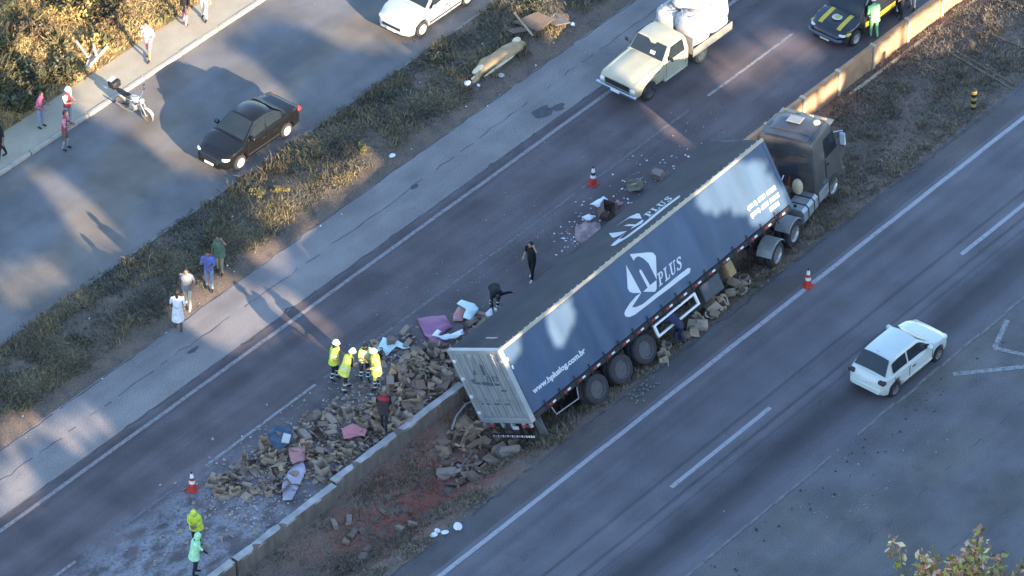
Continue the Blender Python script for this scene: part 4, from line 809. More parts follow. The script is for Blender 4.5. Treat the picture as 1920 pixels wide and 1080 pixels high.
# ------------------------------------------------------------------ old flatbed pickup and its load
def pickup():
    root = empty('flatbed_pickup', 'old cream flatbed pickup loaded with white bulk bags', 'pickup truck', (13.25, 4.06, .008), (0, 0, math.pi)); M_P = mat('faded_cream_paint', (.44, .42, .31), .1, 2., .45, .05, fine=.04, coat=.2); r = .36
    fx, rx = 1.5, -1.56
    # bonnet and wings
    xs = sorted(set(list(np.linspace(.62, 2.35, 20)) + [fx + k for k in np.linspace(-.44, .44, 13)])); rings = []
    for x in xs:
        b = .42; d = abs(x - fx); z = float(np.interp(x, [.6, 1.2, 2.1, 2.3, 2.35], [1.16, 1.13, 1.04, .99, .9])); w = .86 * float(np.interp(x, [.6, 1.4, 2.2, 2.35], [1., 1., .975, .93]))
        if d < .43: b = max(b, r + math.sqrt(.43 ** 2 - d * d) - .03)
        half = [(0, b), (w * .93, b), (w, b + (z - b) * .3), (w, b + (z - b) * .7), (w * .97, z - .05), (w * .88, z - .005), (w * .74, z - .012), (w * .66, z + .02), (w * .3, z + .03), (0, z + .022)]
        rings.append([(x, y, q) for y, q in half] + [(x, -y, q) for y, q in half[-2:0:-1]])
    MB().loft(rings).build('bonnet', M_P, root, 32)
    # cab
    def ring(x, z1, w0, w1, k): zz = [(w0, .42), (w0 * 1.005, .8), (w0, 1.14), (w1, 1.14 + (z1 - 1.14) * .85), (w1 - .05 * k, z1 - .03 * k), (w1 - .16 * k, z1), (0, z1 + .02 * k)]; return [(x, y, z) for y, z in zz] + [(x, -y, z) for y, z in zz[-2::-1]]
    MB().loft([ring(.7, 1.15, .86, .80, .2), ring(.28, 1.70, .86, .74, 1), ring(-.2, 1.74, .86, .73, 1), ring(-.62, 1.70, .86, .72, 1), ring(-.72, 1.55, .85, .72, 1)]).build('cab', M_P, root, 30)
    q = MB(); q.loft([[(.695 - .42 * v + .012, u * (.80 - .07 * v) * .93, 1.16 + .53 * v + .012) for u in np.linspace(-1, 1, 7)] for v in (.06, .5, .93)], closed=False); q.build('windscreen', M_GLASS, root, 60)
    MB().add([(.60, .12, 1.27), (.60, .34, 1.27), (.52, .34, 1.37), (.52, .12, 1.37)], [(0, 1, 2, 3)], M=Matrix.Translation((.03, 0, .03))).build('windscreen_paper', M_WHT, root)
    q = MB(); q.box(-.735, -.722, -.5, .5, 1.2, 1.55); q.build('rear_window', M_GLASS, root)
    for s in (-1, 1):
        q = MB(); q.add([(.52, s * .868, 1.17), (-.5, s * .868, 1.17), (-.46, s * .768, 1.62), (.22, s * .782, 1.62)], [(0, 1, 2, 3)]); q.build('side_window', M_GLASS, root)
        for xx in (.56, -.55): MB().box(xx - .006, xx + .006, s * .865 - .004, s * .865 + .004, .5, 1.13).build('door_seam', M_BLK, root)
        MB().box(-.45, -.3, s * .87 - .012, s * .87 + .012, 1.0, 1.035).build('door_handle', M_CHR, root)
        q = MB(); q.tube([(.45, s * .86, 1.2), (.5, s * 1.0, 1.3)], .012, 5); q.box(.47, .52, s * 1.04 - .08, s * 1.04 + .08, 1.25, 1.4, ch=.01); q.build('mirror', M_BLK, root)
        MB().box(-.68, .66, s * .80 - .09, s * .80 + .09, .34, .42, ch=.02).build('running_board', M_P, root)
        MB().lathe([(.01, .05), (.09, .04), (.11, 0)], 14, 'x', (2.34, s * .7, .76)).build('headlamp', M_LAMP, root, 60)
        for xx in (fx, rx):
            wheel(root, xx, s * .76, r, .2, s, M_TYRE if xx > 0 else mat('tan_dust_tyre', (.2, .17, .12), .2, 6., .9), M_RIMD if xx > 0 else mat('tan_rim', (.42, .36, .25), .1, 6., .7), .04, n=20)
        q = MB(); q.box(.95, 1.4, s * .865, s * .865 + s * .008 if s > 0 else s * .865 + .0, 1.0, 1.02) if s > 0 else q.box(.95, 1.4, -.873, -.865, 1.0, 1.02); q.build('badge', M_BLK, root)
    MB().box(2.33, 2.37, -.56, .56, .66, .88, ch=.01).build('grille', M_BLK, root)
    MB().box(2.36, 2.48, -.92, .92, .50, .64, ch=.03).build('front_bumper', mat('chrome_bumper', (.6, .63, .68), .06, 4., .15, .9), root); MB().box(2.485, 2.495, -.2, .2, .52, .62).build('number_plate', M_WHT, root)
    for yy in (-.42, .36): MB().box(-3.0, .6, yy, yy + .07, .46, .6).build('frame_rail', M_CHAS, root)
    MB().cyl((rx, -.7, r), (rx, .7, r), .06).build('axle', M_CHAS, root, 40)
    for k in range(9): MB().box(-3.15, -.82, -.98 + k * .218, -.98 + k * .218 + .208, .78, .82).build('bed_plank', mat('grey_planks', (.17, .14, .11), .2, 4., .9), root)
    for xx in (-3.0, -2.4, -1.8, -1.2, -.9): MB().box(xx - .04, xx + .04, -.95, .95, .66, .78).build('bed_joist', M_CHAS, root)
    for s in (-1, 1): MB().box(-3.15, -.82, s * 1.0 - .02, s * 1.0 + .02, .70, 1.05, ch=.006).build('bed_side', mat('bed_side_grey', (.2, .2, .19), .2, 3., .8), root)
    MB().box(-.86, -.82, -.97, .97, .83, 1.5).build('headboard', mat('bed_side_grey', (.2, .2, .19), .2, 3., .8), root); MB().box(-3.17, -3.13, -.97, .97, .72, 1.0).build('tailboard', mat('bed_side_grey', (.2, .2, .19), .2, 3., .8), root)
    for s in (-1, 1): MB().box(-3.2, -3.16, s * .85 - .1, s * .85 + .1, .6, .72).build('tail_lamp', M_TAIL, root)
    return root
pickup()
M_SACK = mat('white_woven_sack', (.46, .45, .455), .14, 3., .75, bump=.6, fine=.05)
def bulk_bag(loc, sx, sy, sz, seed, label, rz=0.):
    g = random.Random(seed); n, mz = 28, 16; rings = []
    for j in range(mz + 1):
        t = j / mz; z = sz * t; bulge = 1 + .10 * math.sin(math.pi * min(1, t * 1.15)); k = 1 - .55 * sm(.86, 1., t)
        rg = []
        for i in range(n):
            a = 2 * math.pi * i / n; c, s = math.cos(a), math.sin(a); e = .5; x = math.copysign(abs(c) ** e, c); y = math.copysign(abs(s) ** e, s)
            w = 1 + .07 * mnoise.noise(Vector((x * 1.6 + seed, y * 1.6, z * 2.2))) + .05 * math.sin(a * 7 + t * 5 + seed) * sm(.2, .9, t) + .03 * math.sin(a * 13 - t * 7) * sm(.5, 1, t) - .05 * math.exp(-((t - .35) / .05) ** 2)
            rg.append((x * sx / 2 * bulge * k * w, y * sy / 2 * bulge * k * w, z + .07 * mnoise.noise(Vector((x * 3, y * 3, seed)))))
        rings.append(rg)
    root = empty('bulk_bag', label, 'bag', loc, (0, 0, rz), 'bulk bags on the pickup'); MB().loft(rings).build('sack', M_SACK, root, 60)
    for k in range(4):
        a = k * math.pi / 2 + .785; p = Vector((math.cos(a) * sx * .42, math.sin(a) * sy * .42, sz * .9)); d = Vector((-math.sin(a), math.cos(a), 0)) * .12
        MB().tube([p - d - Vector((0, 0, .12)), p - d + Vector((0, 0, .1)), p + d + Vector((0, 0, .13)), p + d - Vector((0, 0, .12))], .018, 5).build('lifting_loop', M_SACK, root, 60)
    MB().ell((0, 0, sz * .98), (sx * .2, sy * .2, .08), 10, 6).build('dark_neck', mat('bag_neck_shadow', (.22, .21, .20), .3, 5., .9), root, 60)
bulk_bag((14.75, 4.58, .84), .98, .9, 1.15, 3, 'white bulk bag with open neck nearest the pickup cab on its far side', .05)
bulk_bag((14.75, 3.62, .84), 1.0, .95, 1.35, 8, 'bulging white bulk bag behind the pickup cab on the lane side', -.04)
bulk_bag((15.85, 3.62, .84), 1.05, .95, 1.3, 14, 'bulging white bulk bag at the tail of the pickup on the lane side', .06)
bulk_bag((15.85, 4.6, .84), 1.0, .92, 1.2, 21, 'white bulk bag at the tail of the pickup on its far side', 0)
bulk_bag((15.3, 4.1, 2.05), 1.15, 1.2, .75, 31, 'slumped white bulk bag on top of the other bags', .3)

# ------------------------------------------------------------------ motorcycle
def motorbike():
    root = empty('motorcycle', 'small motorcycle with a rear luggage box standing at the footpath kerb', 'motorcycle', (-.83, 17.0, .005), (R(6), 0, math.atan2(-1.3, .62) - .45))
    for xx, nm in ((.62, 'front_wheel'), (-.62, 'rear_wheel')):
        w_ = empty(nm); w_.parent = root; w_.location = (xx, 0, .29)
        MB().lathe([(.235, -.035), (.27, -.05), (.292, -.02), (.292, .02), (.27, .05), (.235, .035), (.225, 0)], 24, 'y').build('tyre', mat('dusty_bike_tyre', (.16, .14, .12), .2, 6., .9), w_, 60)
        q = MB(); q.lathe([(.20, -.02), (.236, -.03), (.236, .03), (.20, .02)], 24, 'y'); q.lathe([(.01, -.05), (.05, -.05), (.05, .05), (.01, .05)], 12, 'y')
        for k in range(12): a = k * math.pi / 6; q.cyl((0, 0, 0), (.21 * math.cos(a), 0, .21 * math.sin(a)), .004, n=4)
        q.build('rim', M_CHR, w_, 40)
    q = MB(); q.tube([(-.62, .08, .29), (-.3, .1, .42), (.05, .1, .40), (.28, .03, .85)], .022, 6); q.tube([(-.62, -.08, .29), (-.3, -.1, .42), (.05, -.1, .40), (.28, -.03, .85)], .022, 6); q.tube([(.28, 0, .85), (-.1, 0, .74), (-.75, 0, .72)], .024, 6); q.build('frame', M_BLK, root, 60)
    q = MB(); q.cyl((.62, .07, .29), (.34, .07, .92), .02, n=8); q.cyl((.62, -.07, .29), (.34, -.07, .92), .02, n=8); q.build('fork', M_CHR, root, 60)
    q = MB(); q.tube([(.2, .36, 1.02), (.3, .2, 1.03), (.33, 0, .98), (.3, -.2, 1.03), (.2, -.36, 1.02)], .014, 6); q.build('handlebar', M_CHR, root, 60)
    for s in (-1, 1):
        MB().cyl((.2, s * .36, 1.02), (.16, s * .47, 1.0), .02, n=8).build('grip', M_BLK, root, 60); q = MB(); q.cyl((.25, s * .3, 1.03), (.22, s * .38, 1.22), .006, n=5); q.ell((.21, s * .4, 1.25), (.02, .07, .045), 8, 6); q.build('mirror', M_BLK, root, 60)
    MB().ell((.1, 0, .82), (.26, .14, .13), 14, 10).build('fuel_tank', mat('bike_tank_silver', (.6, .59, .56), .1, 5., .3, .3), root, 60)
    q = MB(); q.loft([[(x, -w, z), (x, -w * .8, z + .05), (x, w * .8, z + .05), (x, w, z)] for x, w, z in ((-.05, .09, .78), (-.3, .13, .77), (-.62, .11, .81), (-.8, .07, .82))], closed=False); q.build('saddle', M_BLK, root, 50)
    MB().box(-1.08, -.72, -.2, .2, .9, 1.2, ch=.05).build('luggage_box', M_BLK, root, 40); MB().box(-1.085, -.9, -.15, .15, 1.205, 1.215).build('box_lid_panel', mat('box_lid_grey', (.5, .5, .5), .1, 5., .4), root)
    MB().box(-.2, .15, -.13, .13, .3, .58, ch=.05).build('engine', mat('engine_alloy', (.35, .35, .35), .2, 6., .4, .6), root, 40)
    MB().tube([(.1, -.12, .38), (.0, -.17, .25), (-.4, -.18, .28), (-.75, -.19, .36)], [.022, .022, .035, .04], 8).build('exhaust', M_CHR, root, 60)
    MB().ell((.43, 0, .86), (.08, .1, .1), 12, 8).build('headlamp', M_LAMP, root, 60)
    for xx, a0, a1 in ((.62, .4, 2.3), (-.62, 1.0, 2.8)):
        MB().loft([[(xx + .32 * math.cos(t), -.055, .29 + .32 * math.sin(t)), (xx + .335 * math.cos(t), 0, .29 + .335 * math.sin(t)), (xx + .32 * math.cos(t), .055, .29 + .32 * math.sin(t))] for t in np.linspace(a0, a1, 9)], closed=False).build('mudguard', mat('bike_guard', (.62, .6, .56), .1, 5., .35), root, 60)
    MB().cyl((-.1, .12, .3), (-.2, .32, .02), .012, n=6).build('side_stand', M_BLK, root)
motorbike()

# ------------------------------------------------------------------ traffic cones, marker post
M_CONE = mat('cone_red', (.50, .05, .035), .08, 6., .55); M_CW = mat('cone_white', (.75, .75, .76), .05, 6., .5)
cone = empty('traffic_cone', 'red and white traffic cone on the upper carriageway near the trailer roof', 'traffic cone', (6.48, 1.61, .005), group='traffic cones')
MB().box(-.18, .18, -.18, .18, 0, .03, ch=.02).build('base', M_CONE, cone)
rr = lambda z: .155 - .12 * z / .75
MB().lathe([(rr(.03), .03), (rr(.3), .3)], 18).build('cone_body', M_CONE, cone, 50); MB().lathe([(rr(.3), .3), (rr(.42), .42)], 18).build('white_band', M_CW, cone, 50)
MB().lathe([(rr(.42), .42), (rr(.53), .53)], 18).build('cone_body', mat('cone_dark_band', (.05, .045, .05), .1, 6., .6), cone, 50); MB().lathe([(rr(.53), .53), (rr(.68), .68), (.02, .70)], 18).build('white_band', M_CW, cone, 50); MB().lathe([(.035, .70), (.03, .76), (.01, .77)], 12).build('cone_tip', M_BLK, cone, 50)
c2 = copy_tree(cone); c2.location = (-15.1, 1.24, .005); c2['label'] = 'red traffic cone standing beyond the end of the box heap'; c2.rotation_euler[2] = .5
c3 = copy_tree(cone); c3.location = (6.62, -7.86, .012); c3['label'] = 'red traffic cone on the white edge line of the lower carriageway'; c3.rotation_euler[2] = .2
for c in (c2, c3):
    for ch in c.children:
        if ch.data.materials[0].name == 'cone_dark_band': ch.data = ch.data.copy(); ch.data.materials[0] = M_CONE
mk = empty('marker_post', 'short black and yellow striped marker post in the median weeds', 'marker post', (18.9, -6.1, zt(18.9, -6.1)))
for k in range(6): MB().lathe([(.105, k * .14 - (.1 if k == 0 else 0)), (.105, k * .14 + .139)], 14).build('stripe', M_BLK if k % 2 == 0 else mat('marker_yellow', (.36, .27, .08), .15, 5., .7), mk, 50)
MB().lathe([(.105, .84), (.08, .88), (.01, .9)], 14).build('cap', M_BLK, mk, 50)
# ------------------------------------------------------------------ people
SKIN_A = mat('skin_brown', (.26, .145, .095), .06, 8., .55); SKIN_B = mat('skin_tan', (.42, .26, .18), .06, 8., .55); SKIN_D = mat('skin_dark', (.12, .07, .05), .06, 8., .55)
HAIR = mat('hair_black', (.018, .015, .014), .2, 20., .6)
def cloth(name, col): return mat('cloth_' + name, col, .22, 9., .85, bump=.9)
C_HV = cloth('hivis_yellow', (.60, .72, .08)); C_HVG = cloth('hivis_green', (.30, .72, .12)); C_YEL = cloth('pale_hivis', (.78, .78, .14)); C_MINT = cloth('mint_hivis', (.42, .80, .48)); C_NAVY = cloth('navy', (.018, .02, .035)); C_BLK = cloth('black', (.016, .015, .017)); C_WHT = cloth('white', (.72, .73, .76)); C_GRY = cloth('grey', (.24, .25, .27))
C_BLU = cloth('blue', (.12, .17, .50)); C_JEAN = cloth('jeans', (.22, .27, .36)); C_GRN = cloth('green', (.10, .16, .11)); C_KHA = cloth('khaki', (.28, .25, .18)); C_RED = cloth('red', (.42, .03, .05)); C_PNK = cloth('pink', (.58, .24, .30)); C_BRN = cloth('brown', (.14, .10, .085)); C_DBL = cloth('dark_blue', (.03, .04, .09)); C_BAND = mat('reflective_band', (.72, .74, .70), .04, 8., .4); C_SHOE = cloth('shoe_black', (.02, .02, .02)); C_GRS = cloth('bright_green', (.22, .50, .25))
ARMS = {  # elbow, wrist relative to the shoulder, x forward, y outward, z up (before torso lean)
 'down': ((.0, .06, -.28), (.06, .08, -.53)), 'bent': ((-.02, .08, -.27), (.2, .03, -.33)), 'front': ((.06, .03, -.26), (.26, -.10, -.22)), 'phone': ((.12, .08, -.24), (.2, -.06, .0)), 'hips': ((-.05, .24, -.22), (.05, .06, -.38)),
 'reach': ((.20, .03, -.20), (.40, .02, -.36)), 'up': ((.12, .14, .02), (.05, -.04, .16)), 'out': ((.04, .24, -.14), (.14, .40, -.30)), 'swingf': ((.08, .05, -.26), (.24, .03, -.46)), 'swingb': ((-.12, .07, -.25), (-.14, .07, -.5)) }
def seg_d(p, a, b):
    ab = b - a; t = max(0., min(1., (p - a).dot(ab) / ab.length_squared)); return (p - a - ab * t).length
def hand_mesh(q, M, mi):
    q.loft([[(x, -.038 * k, -.014), (x, .038 * k, -.014), (x, .036 * k, .014), (x, -.036 * k, .014)] for x, k in ((-.02, .7), (.03, 1.), (.085, 1.05))], mi, M)
    for k, (y, ln) in enumerate(((-.03, .06), (-.01, .075), (.011, .07), (.031, .055))): q.tube([(.08, y, 0), (.08 + ln * .55, y * 1.1, -.012), (.08 + ln, y * 1.15, -.035)], [.0105, .0095, .007], 5, mi, M)
    q.tube([(.01, .035, 0), (.045, .062, -.01), (.075, .068, -.025)], [.013, .011, .008], 5, mi, M)
def person(label, loc, face, top, legs, skin=None, shoes=None, sleeves=None, forearm=None, h=1.72, stride=.08, lean=4, arms=('down', 'down'), head='hair', headm=None, hturn=0, hpitch=0, bands=(), skirt=None, group=None, vest=None, bend_knee=.0, long_hair=False, lower=None, name='person', pack=None):
    skin = skin or SKIN_A; shoes = shoes or C_SHOE; sleeves = sleeves or top; forearm = forearm or skin; lower = lower or legs
    J, rad, E, reg = [], [], [], []
    def add(p, r): J.append(Vector(p)); rad.append(r); return len(J) - 1
    def edge(a, b, rg): E.append((a, b)); reg.append(rg)
    Lm = Matrix.Rotation(R(lean), 3, 'Y'); hipz = .93 - bend_knee * .2
    pel = add((0, 0, hipz), (.15, .115))
    U = lambda p: Vector((0, 0, hipz)) + Lm @ (Vector(p) - Vector((0, 0, .93)))
    sp = add(U((0, 0, 1.12)), (.145, .105)); ch = add(U((.0, 0, 1.34)), (.17, .115)); nk = add(U((.01, 0, 1.49)), (.058, .058)); hd = add(U((.03, 0, 1.57)), (.055, .055))
    edge(pel, sp, 0); edge(sp, ch, 0); edge(ch, nk, 0); edge(nk, hd, 5); wr = []
    for s, an in ((1, arms[0]), (-1, arms[1])):
        sh0 = U((0, s * .185, 1.42)); e, w_ = ARMS[an]; dn = Lm if an not in ('reach', 'down') or lean < 30 else Matrix.Identity(3)
        el_ = sh0 + dn @ Vector((e[0], s * e[1], e[2])); wv = sh0 + dn @ Vector((w_[0], s * w_[1], w_[2]))
        a = add(sh0, (.062, .062)); b = add(el_, (.047, .047)); c = add(wv, (.034, .034)); edge(ch, a, 1); edge(a, b, 1); edge(b, c, 2); wr.append((el_, wv))
    for s in (1, -1):
        f = s * stride; hp = add((0, s * .095, hipz - .05), (.098, .098)); kn = add((f * .55 + .03 + bend_knee * .22, s * .10, hipz * .52 - .0), (.066, .066)); an = add((f - .03, s * .105, .085), (.044, .044)); to = add((f + .15, s * .12, .035), (.035, .03))
        edge(pel, hp, 3); edge(hp, kn, 3); edge(kn, an, 6); edge(an, to, 4)
    me = bpy.data.meshes.new('sk'); me.from_pydata([tuple(p) for p in J], E, []); ob = bpy.data.objects.new('sk', me); COL.objects.link(ob)
    ob.modifiers.new('s', 'SKIN'); ob.modifiers.new('u', 'SUBSURF').levels = 1
    for i, v in enumerate(me.skin_vertices[0].data): v.radius = rad[i]; v.use_root = i == 0
    dg = bpy.context.evaluated_depsgraph_get(); em = bpy.data.meshes.new_from_object(ob.evaluated_get(dg)); bpy.data.objects.remove(ob)
    q = MB(); q.v = [tuple(v.co) for v in em.vertices]; q.f = [tuple(p.vertices) for p in em.polygons]
    for p in em.polygons:
        c = p.center; k = min(range(len(E)), key=lambda i: seg_d(c, J[E[i][0]], J[E[i][1]]) / (1.6 if reg[i] == 0 else 1.)); q.mi.append(reg[k])
    # hands
    for (el_, wv), s in zip(wr, (1, -1)):
        d = (wv - el_).normalized(); M = Matrix.Translation(wv) @ d.to_track_quat('X', 'Z').to_matrix().to_4x4() @ Matrix.Diagonal((1, -s, 1, 1)); hand_mesh(q, M, 7)
    # head with face
    HM = Matrix.Translation(U((.035, 0, 1.63))) @ (Matrix.Rotation(R(hturn), 4, 'Z') @ Matrix.Rotation(R(lean * .6 + hpitch), 4, 'Y'))
    q.ell((0, 0, .005), (.098, .078, .122), 14, 10, 5, HM); q.ell((.035, 0, -.06), (.06, .055, .055), 10, 6, 5, HM)
    q.add([(.09, -.014, -.012), (.09, .014, -.012), (.122, 0, -.02), (.088, 0, .03)], [(0, 1, 2), (0, 2, 3), (1, 3, 2)], 5, HM)
    for s in (-1, 1): q.ell((.0, s * .08, .0), (.02, .012, .032), 6, 5, 5, HM); q.ell((.085, s * .032, .018), (.012, .012, .008), 6, 5, 8, HM)
    q.box(.083, .094, -.022, .022, -.058, -.05, 8, HM)
    q.mi = [7 if False else m for m in q.mi]
    root = empty(name, label, 'person', loc, (0, 0, R(face)), group); root.scale = (h / 1.72,) * 3
    body = q.build('body', [top, sleeves, forearm, legs, shoes, skin, lower, skin, HAIR], root, 60)
    if head in ('hair', 'helmet', 'cap', 'hood'):
        g = MB(); m_ = {'hair': HAIR, 'helmet': headm or C_WHT, 'cap': headm or C_BLK, 'hood': headm or C_HV}[head]; k = {'hair': 1.07, 'helmet': 1.3, 'cap': 1.12, 'hood': 1.28}[head]; lo = {'hair': -.05, 'helmet': .01, 'cap': .04, 'hood': -.12}[head]; rings = []
        for t in np.linspace(.02, 1, 7):
            zz = lo + (.125 * k - lo) * (1 - (1 - t) ** 1.0); a = math.sqrt(max(.0, 1 - ((zz - .005) / (.127 * k)) ** 2))
            rings.append([((.098 * k * a * math.cos(u) - (.012 if head == 'hair' else 0) - (.03 * max(0, math.cos(u)) * max(0, 1 - t * 1.6) if head in ('hair', 'hood') else 0)), .080 * k * a * math.sin(u), zz) for u in np.linspace(0, 2 * math.pi, 14, endpoint=False)])
        g.loft(rings, 0, HM)
        if head in ('helmet', 'cap'): g.loft([[(.098 * k * math.cos(u) * j + .0, .08 * k * math.sin(u) * j, lo + .012 * i) for u in np.linspace(0, 2 * math.pi, 16, endpoint=False)] for i, j in ((0, 1.0), (0, 1.16), (1, 1.16), (1, 1.0))], 0, HM) if head == 'helmet' else g.box(.08, .18, -.06, .06, lo + .0, lo + .014, 0, HM, .01)
        if long_hair: g.loft([[(-.07 + .035 * math.cos(u) * w_, .06 * math.sin(u) * w_, z) for u in np.linspace(0, 6.283, 10, endpoint=False)] for z, w_ in ((.03, .9), (-.08, 1.1), (-.2, 1.), (-.27, .5))], 0, HM)
        g.build({'hair': 'hair', 'helmet': 'helmet', 'cap': 'cap', 'hood': 'hood'}[head], m_, root, 60)
    def ring_band(cx, cy, z, rx, ry, hh, m_, nm='reflective_band', Mx=None):
        MB().loft([[(cx + rx * math.cos(u), cy + ry * math.sin(u), z + dz) for u in np.linspace(0, 6.283, 16, endpoint=False)] for dz in (-hh / 2, hh / 2)], 0, Mx, cap=False).build(nm, m_, root, 60)
    UM = Matrix.Translation((0, 0, hipz)) @ Lm.to_4x4() @ Matrix.Translation((0, 0, -.93))
    if vest:   # loose coat or vest over the trunk, open at neck and hem
        vm, z0, fl = vest
        MB().loft([[(rx * math.cos(u), ry * math.sin(u), z) for u in np.linspace(0, 6.283, 20, endpoint=False)] for z, rx, ry in ((z0, .165 * fl, .205 * fl), (1.0, .16, .195), (1.2, .155, .2), (1.36, .158, .222), (1.44, .13, .19), (1.485, .09, .10))], 0, UM, cap=False).build('jacket', vm, root, 60)
    for b_ in bands:
        if b_ == 'shins':
            for s in (1, -1):
                f = s * stride
                for z in (.22, .40): t = 1 - (z - .085) / (hipz * .52 - .085); ring_band((f - .03) * t + (f * .55 + .03 + bend_knee * .22) * (1 - t), s * .102, z, .075, .075, .05, C_BAND)
        if b_ == 'chest': ring_band(0, 0, 1.17, .168, .212, .05, C_BAND, Mx=UM)
        if b_ == 'chest2': ring_band(0, 0, 1.02, .172, .21, .05, C_BAND, Mx=UM)
        if b_ == 'redtop': MB().loft([[(rx * math.cos(u), ry * math.sin(u), z) for u in np.linspace(0, 6.283, 18, endpoint=False)] for z, rx, ry in ((1.33, .168, .232), (1.42, .15, .205), (1.49, .085, .10))], 0, UM, cap=False).build('red_yoke', C_RED, root, 60)
    if skirt: MB().loft([[(.0 + rx * math.cos(u), rx * .95 * math.sin(u), z) for u in np.linspace(0, 6.283, 18, endpoint=False)] for z, rx in ((skirt[1], .23), (.7, .215), (1.0, .18), (1.1, .16))], 0, None, cap=False).build('skirt', skirt[0], root, 60)
    if pack: MB().box(-.30, -.13, -.15, .15, 1.0, 1.42, 0, UM, .05).build('backpack', pack, root, 40)
    return root
Z = lambda x, y: zt(x, y)
def P(x, y): return (x, y, zt(x, y))
# footpath
person('person in dark clothes walking on the footpath beside the straw hillside', P(4.4, 19.35), 20, C_BLK, C_BRN, stride=.16, lower=C_PNK, forearm=C_BLK, arms=('swingf', 'swingb'))
person('person in a white top and pale trousers on the sunlit footpath', P(5.1, 19.0), 200, C_WHT, cloth('pale_trousers', (.58, .56, .52)), stride=.12, skin=SKIN_B)
person('person in a white shirt with a pink bag walking on the footpath', P(1.9, 18.85), 190, C_WHT, C_PNK, SKIN_B, stride=.16, forearm=C_PNK, lower=SKIN_B, arms=('bent', 'down'))
person('person in a maroon shirt standing at the kerb with arms folded', P(-4.0, 17.5), -60, cloth('maroon', (.30, .05, .10)), C_BRN, stride=.06, arms=('front', 'front'), lower=C_GRY, sleeves=C_PNK)
person('person in a red shirt and white helmet beside the one in maroon', P(-3.0, 18.3), -80, C_RED, C_JEAN, SKIN_B, stride=.05, arms=('bent', 'front'), head='helmet', headm=C_WHT, sleeves=C_WHT)
person('person crouched in a purple top by the dark shrubs at the footpath', P(-3.7, 19.0), -70, cloth('purple', (.25, .08, .18)), C_JEAN, stride=.05, arms=('front', 'bent'), h=1.6)
person('person in dark trousers at the shaded end of the footpath', P(-5.95, 18.75), 160, C_BLK, C_BLK, stride=.2)
# verge walkers
g_ = 'pedestrians walking along the verge'
person('person in a long white dress walking along the verge', P(-9.15, 7.3), 40, C_WHT, C_WHT, SKIN_D, skirt=(C_WHT, .52), lower=SKIN_D, stride=.12, arms=('swingf', 'bent'), long_hair=True, group=g_)
person('person in a grey shirt and cream trousers walking on the verge', P(-8.0, 7.9), 210, C_GRY, cloth('cream_trousers', (.62, .52, .38)), SKIN_A, stride=.16, arms=('bent', 'swingb'), vest=(C_GRY, .82, 1.05), group=g_, shoes=C_WHT)
person('person in a blue shirt and jeans walking on the verge', P(-6.8, 7.98), 215, C_BLU, C_JEAN, SKIN_A, stride=.1, arms=('front', 'phone'), group=g_)
person('person in a dark green jacket standing on the verge weeds', P(-5.95, 8.25), 200, C_GRN, C_KHA, SKIN_A, stride=.08, arms=('up', 'down'), vest=(C_GRN, .8, 1.1), group=g_, sleeves=C_GRN)
# rescue crew
g_ = 'rescue crew in hi-vis clothing'
person('rescue worker in yellow jacket and white helmet beyond the others', (-7.75, 1.40, .003), -70, C_NAVY, C_NAVY, head='helmet', vest=(C_HV, .78, 1.12), sleeves=C_HVG, bands=('chest', 'shins'), arms=('front', 'bent'), stride=.05, group=g_)
person('rescue worker stooping in a yellow jacket and white helmet', (-7.95, .74, .003), -20, C_HV, C_NAVY, head='helmet', vest=(C_YEL, .74, 1.14), sleeves=C_NAVY, bands=('chest2', 'shins'), arms=('reach', 'front'), stride=.14, lean=22, group=g_, lower=C_BRN)
person('rescue worker with dark hair and pale yellow vest', (-7.1, .62, .003), -120, C_NAVY, C_NAVY, vest=(cloth('pale_lime', (.55, .70, .30)), .9, 1.05), sleeves=C_HV, bands=('chest', 'shins'), arms=('reach', 'front'), stride=.08, lean=14, group=g_)
person('rescue worker in full yellow suit and white helmet', (-7.22, -.02, .003), 130, C_YEL, C_YEL, head='helmet', vest=(C_YEL, .72, 1.16), sleeves=C_YEL, forearm=C_YEL, lower=C_NAVY, bands=('shins', 'chest2'), arms=('bent', 'bent'), stride=.05, group=g_)
person('rescue worker with lime jacket bending beside the powdered lane', (-17.1, -.78, .003), -150, C_HV, C_NAVY, vest=(C_HV, .74, 1.2), sleeves=C_HV, forearm=C_HV, arms=('front', 'front'), lean=18, stride=.05, group=g_, head='hood', headm=C_HV)
person('rescue worker in a mint coloured jacket holding something', (-18.2, -1.72, .003), -40, C_MINT, C_NAVY, vest=(C_MINT, .74, 1.12), sleeves=C_MINT, forearm=C_BLK, arms=('front', 'reach'), lean=8, stride=.06, group=g_, head='hood', headm=C_MINT)
person('person in dark clothes with red and white yoke standing among boxes', (-8.78, -1.70, .12), 25, C_BRN, C_NAVY, SKIN_A, bands=('redtop',), forearm=C_BRN, sleeves=C_BLK, lower=C_NAVY, stride=.14, arms=('down', 'down'), head='cap', headm=cloth('cap_grey', (.18, .18, .15)), vest=(cloth('dark_coat', (.05, .04, .042)), .74, 1.02))
person('firefighter in black with reflective leg bands bending over the debris', (-1.28, -.28, .003), 230, C_BLK, C_BLK, SKIN_A, bands=('shins',), lean=78, arms=('out', 'reach'), stride=.1, sleeves=C_BLK, forearm=C_BLK, vest=(C_BLK, .85, 1.02), bend_knee=.15)
person('person in black top and leggings with pale shoes walking past the trailer', (.82, -.22, .003), 185, C_BLK, C_BLK, SKIN_B, shoes=C_WHT, stride=.16, arms=('up', 'bent'), long_hair=True, h=1.66)
person('person in dark blue bending at the white side guard of the trailer', P(1.25, -6.45), 100, C_DBL, C_DBL, SKIN_D, lean=58, arms=('reach', 'reach'), forearm=C_DBL, sleeves=C_DBL, stride=.1, bend_knee=.3, lower=C_DBL)
